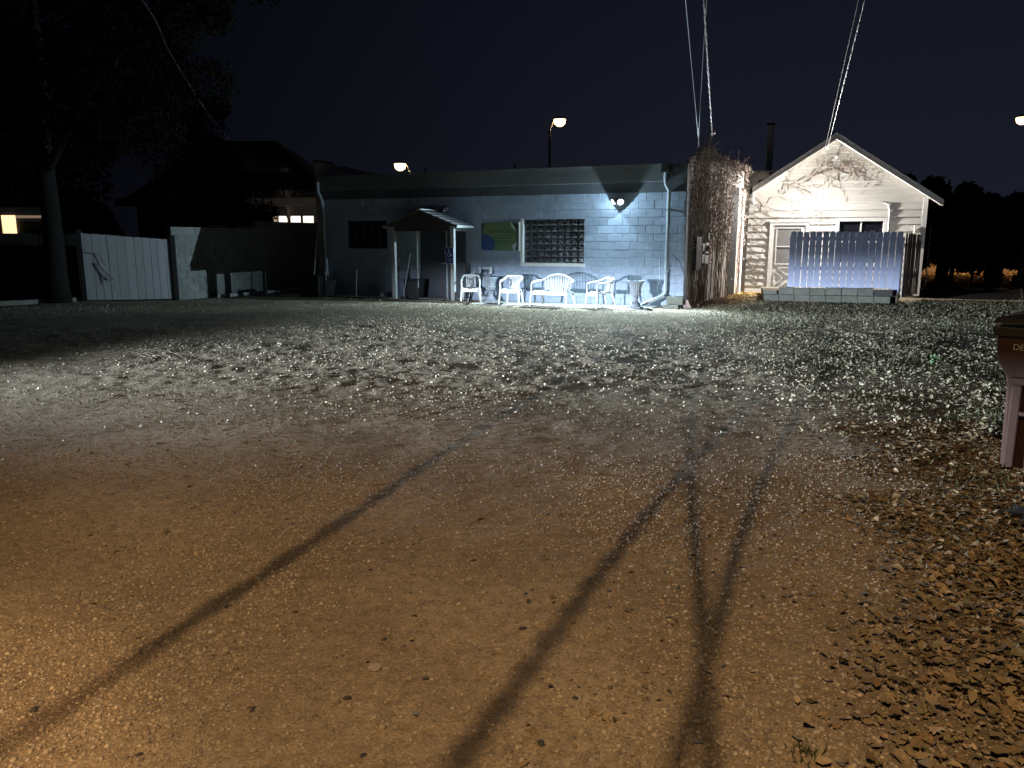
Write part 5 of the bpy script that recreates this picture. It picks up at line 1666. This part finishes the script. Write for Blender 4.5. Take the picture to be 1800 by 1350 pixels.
bh = thing('rear_house', 'dark flat topped building just visible behind the house eave', 'building', (13.6, 31.5, 0), -12)
mb = MB(); mb.box(-2.2, 1.0, 0, 4, -.1, 4.3); mb.build('wall', M['far_wall'], bh)
mb = MB(); mb.box(-2.4, 1.2, -.2, 4.2, 4.3, 4.45); mb.build('roof', M['fascia_low'], bh)
rc = thing('rain_chain', 'thin rain chain hanging beside the house corner', 'chain', W(HOU_O, HOU_A, 5.0, .35, 0), HOU_A)
for k in range(14):
    mb = MB(); mb.lathe([(.012, 0), (.03, .06), (.022, .10), (.008, .11)], 8); mb.build('cup', M['metal'], rc, (0, 0, .35 + .125 * k))

# ------------------------------------------------------------------ street lamps beyond
def street_lamp(label, foot, top, rz, arm, power):
    s = thing('street_lamp', label, 'street lamp', (foot[0], foot[1], 0), rz, 'lit street lamps beyond the roofs')
    mb = MB(); mb.tube([(0, 0, 0), (0, 0, top)], [.11, .065], 10); mb.build('pole', M['dark_metal'], s)
    mb = MB(); mb.tube([(0, 0, top - .05), (arm * .35, 0, top + .42), (arm * .7, 0, top + .60)], .04, 8); mb.build('arm', M['metal'], s)
    mb = MB(); mb.lathe([(.05, .18), (.22, .13), (.36, .02), (.36, 0)], 14); mb.build('lamp_head', M['metal'], s, (arm, 0, top + .52), None, True)
    mb = MB(); mb.lathe([(.12, -.36), (.28, -.25), (.34, -.01)], 14); mb.build('lens', M['glow_sodium'], s, (arm, 0, top + .51), None, True)
    lamp('street_lamp_bulb', 'POINT', (arm, 0, top + .20), power, STREET_LAMP_COL, s, .1)
    return s


street_lamp('lit street lamp on a tall thin pole above the middle of the flat roof', (2.12, 45.0), 7.75, 0, .55, 260)
street_lamp('lit street lamp glowing low over the roof above the porch', (-5.7, 45.0), 5.35, 180, .62, 260)
street_lamp('lit street lamp at the far right edge above the dark conifers', (29.3, 45.0), 7.85, 180, .75, 260)

# ------------------------------------------------------------------ wheelie bin, bag, weeds
bi = thing('wheelie_bin', 'brown wheeled rubbish bin with a dark lid at the right edge', 'bin', (4.06, 5.66, 0), -44)
mb = MB()


def rect(x0, x1, y0, y1, z): return [(x0, y0, z), (x1, y0, z), (x1, y1, z), (x0, y1, z)]


lv = [rect(-.235, .235, -.27, .28, .0), rect(-.25, .25, -.29, .30, .62), rect(-.26, .26, -.30, .32, .70), rect(-.325, .325, -.34, .36, .83), rect(-.335, .335, -.35, .37, 1.06)]
vs = [q for l in lv for q in l]
fs = [(3, 2, 1, 0)] + [(4 * k + i, 4 * k + (i + 1) % 4, 4 * k + 4 + (i + 1) % 4, 4 * k + 4 + i) for k in range(4) for i in range(4)] + [(16, 17, 18, 19)]
mb.add(vs, fs); mb.build('body', M['bin_brown'], bi, bevel=.018)
mb = MB(); mb.box(-.21, -.14, -.318, -.27, .0, .64).box(.14, .21, -.318, -.27, .0, .64); mb.build('rib', M['bin_brown'], bi, bevel=.012)
mb = MB(); mb.box(-.14, .14, -.335, -.27, .42, .45); mb.build('shelf', M['bin_brown'], bi, bevel=.008)
mb = MB(); mb.box(-.24, .24, -.345, -.31, .655, .70); mb.build('shelf', M['bin_brown'], bi, bevel=.008)
mb = MB(); mb.add(rect(-.355, .355, -.37, .39, 1.0) + rect(-.365, .365, -.38, .40, 1.07), [(3, 2, 1, 0), (0, 1, 5, 4), (1, 2, 6, 5), (2, 3, 7, 6), (3, 0, 4, 7), (4, 5, 6, 7)]); mb.build('rim', M['bin_lid'], bi, bevel=.008)
mb = MB(); mb.add(rect(-.37, .37, -.40, .42, 1.095) + rect(-.34, .34, -.36, .38, 1.135) + rect(-.20, .20, -.20, .24, 1.16), [(3, 2, 1, 0)] + [(4 * k + i, 4 * k + (i + 1) % 4, 4 * k + 4 + (i + 1) % 4, 4 * k + 4 + i) for k in range(2) for i in range(4)] + [(8, 9, 10, 11)]); mb.build('lid', M['bin_lid'], bi, bevel=.010)
mb = MB(); mb.tube([(-.25, .42, 1.03), (-.25, .50, 1.03), (.25, .50, 1.03), (.25, .42, 1.03)], .016, 8); mb.build('handle', M['bin_lid'], bi)
for x in (-.27, .27):
    w_ = MB().tube([(x - .03, .30, .12), (x + .03, .30, .12)], .12, 18); w_.build('wheel', M['black_plastic'], bi)
text('lettering', 'DE14SED', .062, mat('stamped white', (.50, .46, .42), .6, .2, 40), bi, (-.225, -.3525, .905), squash=.95)
# white cap and straw grass standing behind the bin
wb = thing('white_bucket', 'white upturned bucket just behind the brown bin', 'bucket', (4.98, 7.15, 0))
mb = MB(); mb.lathe([(.16, 0), (.155, .02), (.125, .36), (.12, .37)], 20); mb.build('body', M['white_plastic'], wb, (0, 0, .86), None, True)
mb = MB(); mb.box(-.30, .40, -.3, .3, .80, .86); mb.build('table_top', M['concrete'], wb)
mb = MB(); mb.box(.12, .22, -.05, .05, 0, .80); mb.build('leg', M['dark_wood'], wb)
pg = thing('straw_grass', 'dry straw coloured ornamental grass behind the brown bin', 'plant', (5.02, 7.4, .0))
mb = MB()
for k in range(60):
    a = rnd.uniform(0, 6.28); s = rnd.uniform(.10, .34); h = rnd.uniform(.95, 1.30)
    mb.tube([(0, 0, 0), (math.cos(a) * s * .2, math.sin(a) * s * .2, h * .6), (math.cos(a) * s * .6, math.sin(a) * s * .6, h * .95), (math.cos(a) * s, math.sin(a) * s, h * .93)], [.004, .004, .003, .002], 3)
mb.build('blades', M['straw'], pg)
# black bag lying in the leaves
I2 = I_V.copy()
bgm = bpy.data.meshes.new('black_bag')
import bmesh
bmx = bmesh.new(); bmesh.ops.create_icosphere(bmx, subdivisions=4, radius=1.0)
for v in bmx.verts:
    nn_ = noise.noise(v.co * 2.2) * .28 + noise.noise(v.co * 5.5) * .12 + noise.noise(v.co * 12) * .05
    c = v.co * (1 + nn_); v.co = Vector((c.x * .30, c.y * .24, max(c.z * .06, -.03) + .02))
bmx.to_mesh(bgm); bmx.free()
o = link('black_bag', bgm, M['trash_bag'], None, (3.28, 4.40, .0), (0, 0, R(-12)), True); tag(o, 'black crumpled plastic bag half sunk in brown leaves', 'bag')
wd = thing('weed', 'small bright green weed among the pale lawn leaves', 'plant', (5.75, 10.45, float(height(np.array([5.75]), np.array([10.45]))[0])))
mb = MB()
for k in range(9):
    a = rnd.uniform(0, 6.28); L_ = rnd.uniform(.06, .12); ca, sa = math.cos(a), math.sin(a); zt = rnd.uniform(.06, .16)
    mb.add([(0, 0, .01), (ca * L_ * .5 - sa * .035, sa * L_ * .5 + ca * .035, zt), (ca * L_, sa * L_, zt * .8), (ca * L_ * .5 + sa * .035, sa * L_ * .5 - ca * .035, zt)], [(0, 1, 2), (0, 2, 3)])
mb.build('leaves', M['weed'], wd)
gtf = thing('grass_tuft', 'small green grass tuft on the gravel beside the leaves', 'plant', (.98, 2.30, float(height(np.array([.98]), np.array([2.3]))[0])))
mb = MB()
for k in range(60):
    a = rnd.uniform(0, 6.28); d = rnd.uniform(0, .07); x, y = math.cos(a) * d, math.sin(a) * d; h = rnd.uniform(.015, .04); b2_ = rnd.uniform(0, 6.28)
    mb.add([(x - .003, y, 0), (x + .003, y, 0), (x + math.cos(b2_) * .015, y + math.sin(b2_) * .015, h)], [(0, 1, 2)])
mb.build('blades', M['grass'], gtf)
o = MB().lathe([(.001, 0), (.026, .001), (.028, .004), (.026, .006), (.001, .005)], 20).build('flat_disc', mat('pale disc', (.36, .29, .24), .6, .15, 30), None, (-.55, 2.82, float(height(np.array([-.55]), np.array([2.82]))[0]) + .004)); tag(o, 'pale round flat disc lying on the gravel', 'disc')

# ------------------------------------------------------------------ utility pole behind the camera with its street light, wires
PL = Vector((-2.6, -4.3, 0))
LP = Vector((-2.2, -3.2, 8.9))
up = thing('utility_pole', 'wooden utility pole with a street light arm', 'pole', PL)
mb = MB(); mb.tube([(0, 0, -.1), (0, 0, 10.0)], [.16, .11], 12); mb.build('shaft', M['bark'], up, smooth=True)
mb = MB(); mb.box(-1.1, 1.1, -.05, .05, 7.30, 7.42); mb.build('crossarm', M['post_wood'], up)
d_ = LP - PL
mb = MB(); mb.tube([(0, 0, 8.7), (d_.x * .5, d_.y * .5, 9.2), (d_.x * .95, d_.y * .95, 9.15)], .03, 8); mb.build('arm', M['metal'], up)
mb = MB(); mb.lathe([(.05, .16), (.16, .11), (.21, .04), (.20, .03)], 14); mb.build('lamp_head', M['metal'], up, (d_.x, d_.y, 9.0), None, True)
# small sharp source, plus a wide soft one added to fill cable shadows
for pw_, rad_ in ((.68, .009), (.32, .33)):
    sl = lamp('street_light_bulb', 'SPOT', (d_.x, d_.y, 8.9 if rad_ < .1 else 8.65), STREET_LAMP * pw_, STREET_LAMP_COL, up, rad_, size=121, blend=.9)
    sl.rotation_euler = Vector((.06, .10, -1)).to_track_quat('-Z', 'Y').to_euler()
# second, narrow luminaire on the same pole throws the bright patch at the near left
mb = MB(); mb.lathe([(.05, -.2), (.10, -.12), (.13, 0)], 14); fh = mb.build('flood_head', M['metal'], up, (-.25, .3, 6.0))
s2 = lamp('pole_flood_bulb', 'SPOT', (-.25, .3, 5.74), SPILL, (1.0, .60, .28), up, .05, size=25, blend=.4)
tgt = Vector((-2.62, .95, 0)) - PL
s2.rotation_euler = (tgt - s2.location).to_track_quat('-Z', 'Y').to_euler()

CAMP = Vector((0, 0, 1.7)); ca_, sa_ = math.cos(R(10.68)), math.sin(R(10.68))


def sight(px, py, Y):
    """a point of the place at distance Y seen at this spot of the photograph (used once, to lay the cables out)"""
    u, v = (px - 900) / 1352, (675 - py) / 1352
    r = Vector((u, ca_ + v * sa_, -sa_ + v * ca_)); return CAMP + r * (Y / r.y)


def shadow_pt(gx_, gy_, z):
    t = (LP.z - z) / LP.z
    return LP + (Vector((gx_, gy_, 0)) - LP) * t


def cable_path(ctrl, n=60):
    """smooth curve through control points"""
    P = [np.array(c, float) for c in ctrl]
    ts = np.concatenate([[0], np.cumsum([np.linalg.norm(b - a) ** .5 for a, b in zip(P[:-1], P[1:])])])
    P = np.array(P); out = []
    m_ = np.gradient(P, ts, axis=0)
    for k in range(len(P) - 1):
        h = ts[k + 1] - ts[k]
        for s in np.linspace(0, 1, n // (len(P) - 1) + 2)[:-1]:
            h00 = 2 * s ** 3 - 3 * s ** 2 + 1; h10 = s ** 3 - 2 * s ** 2 + s; h01 = -2 * s ** 3 + 3 * s ** 2; h11 = s ** 3 - s ** 2
            out.append(h00 * P[k] + h10 * h * m_[k] + h01 * P[k + 1] + h11 * h * m_[k + 1])
    out.append(P[-1]); return [Vector(q) for q in out]


Mm = W(IVY_O, IVY_A, .82, -.22, 4.24); M1 = W(IVY_O, IVY_A, .30, -.08, 3.95); Mg = W(HOU_O, HOU_A, 2.06, -.12, 4.24)


def wire(label, name, line, end, seen, r, m, twist=0, zq=7.3):
    (g1x, g1y), (g2x, g2y) = line
    q0 = shadow_pt(g1x + (g1x - g2x) * .45, g1y + (g1y - g2y) * .45, zq); q1 = shadow_pt(g1x, g1y, zq - .10); q2 = shadow_pt(g2x, g2y, zq - .22)
    top_ = sight(*seen[-1]); mid = [end.lerp(top_, .5), top_, end.lerp(top_, 1.25)]
    path = cable_path([q0, q1, q2] + mid[::-1] + [end], 90)
    o_ = thing(name, label, 'cable')
    if twist:
        for ph in range(2):
            mb = MB(); pts = []; acc = 0
            fine = []
            for a, b_ in zip(path[:-1], path[1:]):
                L_ = (b_ - a).length; k_ = max(2, int(L_ / .07))
                for i in range(k_): fine.append(a.lerp(b_, i / k_))
            for i, q in enumerate(fine):
                ang = i * .07 / .42 * 2 * math.pi + ph * math.pi
                pts.append(q + Vector((math.cos(ang) * twist, 0, math.sin(ang) * twist)))
            mb.tube(pts, r, 4); mb.build('strand', m if ph else M['wire_black'], o_)
    else:
        mb = MB(); mb.tube(path, r, 5); mb.build('strand', m, o_)
    return o_


wire('twisted pair service cable running to the mast on the ivied wall', 'service_cable', ((-1.73, 2.32), (.32, 8.49)), Mm, [(1240, 130, 16.0), (1237, 0, 11.5)], .0072, M['wire'], .006)
wire('twisted cable running down to the peak of the white gable', 'gable_cable', ((-.19, 2.24), (1.34, 5.63)), Mg, [(1495, 115, 17.5), (1520, 0, 13.0)], .0066, M['wire'], .005)
wire('thin pale wire left of the twisted cable, crossing its neighbour', 'overhead_wire', ((.77, 2.81), (1.82, 7.61)), M1, [(1213, 130, 16.0), (1205, 0, 11.8)], .0078, M['wire'])
wire('thin faint wire close to the gable cable', 'overhead_wire', ((.77, 2.81), (1.88, 5.48)), Mg + Vector((-.08, 0, -.05)), [(1487, 115, 17.5), (1509, 0, 13.0)], .0074, M['wire_black'])
o_ = thing('overhead_wire', 'thin pale wire slanting between the twisted cable and the left one', 'cable')
mb = MB(); mb.tube(cable_path([(-.8, -4.3, 7.3), sight(1242, 0, 12.3), W(IVY_O, IVY_A, .22, -.08, 3.9)], 60), .006, 5); mb.build('strand', M['wire'], o_)
o_ = thing('overhead_wire', 'thin dark wire dropping to the neighbouring roof at the left', 'cable')
mb = MB(); mb.tube(cable_path([(-3.6, -4.3, 7.3), sight(250, 0, 14.0), sight(300, 95, 18), sight(370, 205, 23), sight(450, 303, 31.0)], 60), .007, 5); mb.build('strand', M['wire_black'], o_)

# ------------------------------------------------------------------ parked car outside the left edge: its low headlight sweeps the lot
CARP = Vector((-8.2, 7.0, 0)); CAR_A = math.degrees(math.atan2(19.6 - 7.0, 6.5 + 8.2))
ca = thing('parked_car', 'dark parked car with one headlight on, outside the left edge', 'car', CARP, CAR_A)
mb = MB()
secs = [(0.0, .30, .62, .70), (-.25, .24, .74, .82), (-1.2, .24, .88, .86), (-1.9, .24, 1.36, .78), (-3.2, .24, 1.42, .76), (-4.0, .26, .98, .84), (-4.4, .34, .86, .74)]
for x, zb, zt, hw in secs:
    mb.v += [(x, -hw, zb), (x, -hw, zb + (zt - zb) * .55), (x, -hw * .86, zt), (x, hw * .86, zt), (x, hw, zb + (zt - zb) * .55), (x, hw, zb)]
for k in range(len(secs) - 1):
    for i in range(6):
        j = (i + 1) % 6; mb.f.append((6 * k + i, 6 * k + j, 6 * k + 6 + j, 6 * k + 6 + i))
mb.f += [(5, 4, 3, 2, 1, 0), tuple(6 * (len(secs) - 1) + i for i in range(6))]
mb.build('body', mat('dark car paint', (.03, .035, .05), .3, .05, 4), ca, bevel=.03)
for x in (-.85, -3.5):
    for y in (-.78, .78):
        w_ = MB().tube([(x, y - .1, .31), (x, y + .1, .31)], .31, 20).build('wheel', M['black_plastic'], ca)
for y in (-.58, .58):
    mb = MB(); mb.box(-.03, .03, y - .13, y + .13, .50, .66); h_ = mb.build('headlight', M['grey_glass'], ca, bevel=.02)
HLZ = .60
mb = MB(); mb.box(.30, .302, -.85, .85, HLZ + .0025, HLZ + .22); mb.build('beam_shield', M['black_plastic'], ca, (0, .58 - .0, 0))
mb = MB(); mb.box(.0, .30, -.852, -.85, HLZ + .01, HLZ + .22).box(.0, .30, .85, .852, HLZ + .01, HLZ + .22); mb.build('shield_bracket', M['black_plastic'], ca, (0, .58, 0))
hl_ = lamp('headlight_or_fill_spot', 'SPOT', (.05, .58, HLZ), HEADLIGHT, HEADLIGHT_COL, ca, .007, size=104, blend=1.0)
hl_.rotation_euler = Vector((1, -.34, 0)).to_track_quat('-Z', 'Y').to_euler()


def beam_pattern(light, k):
    """low beam photometry: strongest near the horizontal, weaker the steeper it looks"""
    t = light.data; t.use_nodes = True; t = t.node_tree
    em = t.nodes.get('Emission'); tcl = t.nodes.new('ShaderNodeTexCoord'); sx_ = t.nodes.new('ShaderNodeSeparateXYZ')
    t.links.new(tcl.outputs['Normal'], sx_.inputs[0])
    prev = None
    for op, i0, i1 in (('DIVIDE', sx_.outputs['Y'], sx_.outputs['Z']), ('ABSOLUTE', 0, None), ('DIVIDE', k, 0), ('POWER', 0, 2.2), ('MINIMUM', 0, 1.0)):
        n_ = t.nodes.new('ShaderNodeMath'); n_.operation = op
        if op == 'DIVIDE' and prev is not None:
            n_.inputs[0].default_value = k; t.links.new(prev, n_.inputs[1])
        elif prev is None:
            t.links.new(i0, n_.inputs[0]); t.links.new(i1, n_.inputs[1])
        else:
            t.links.new(prev, n_.inputs[0])
            if i1: n_.inputs[1].default_value = i1
        prev = n_.outputs[0]
    t.links.new(prev, em.inputs['Strength'])


beam_pattern(hl_, .054)
# fill spot added at the other lamp to brighten the upper fence
fill_spot_ = lamp('headlight_or_fill_spot', 'SPOT', (.05, -.58, HLZ), HEADLIGHT * .08, HEADLIGHT_COL, ca, .03, size=70, blend=1.0)
fill_spot_.rotation_euler = Vector((1, -.17, 0)).to_track_quat('-Z', 'Y').to_euler()
beam_pattern(fill_spot_, .05)
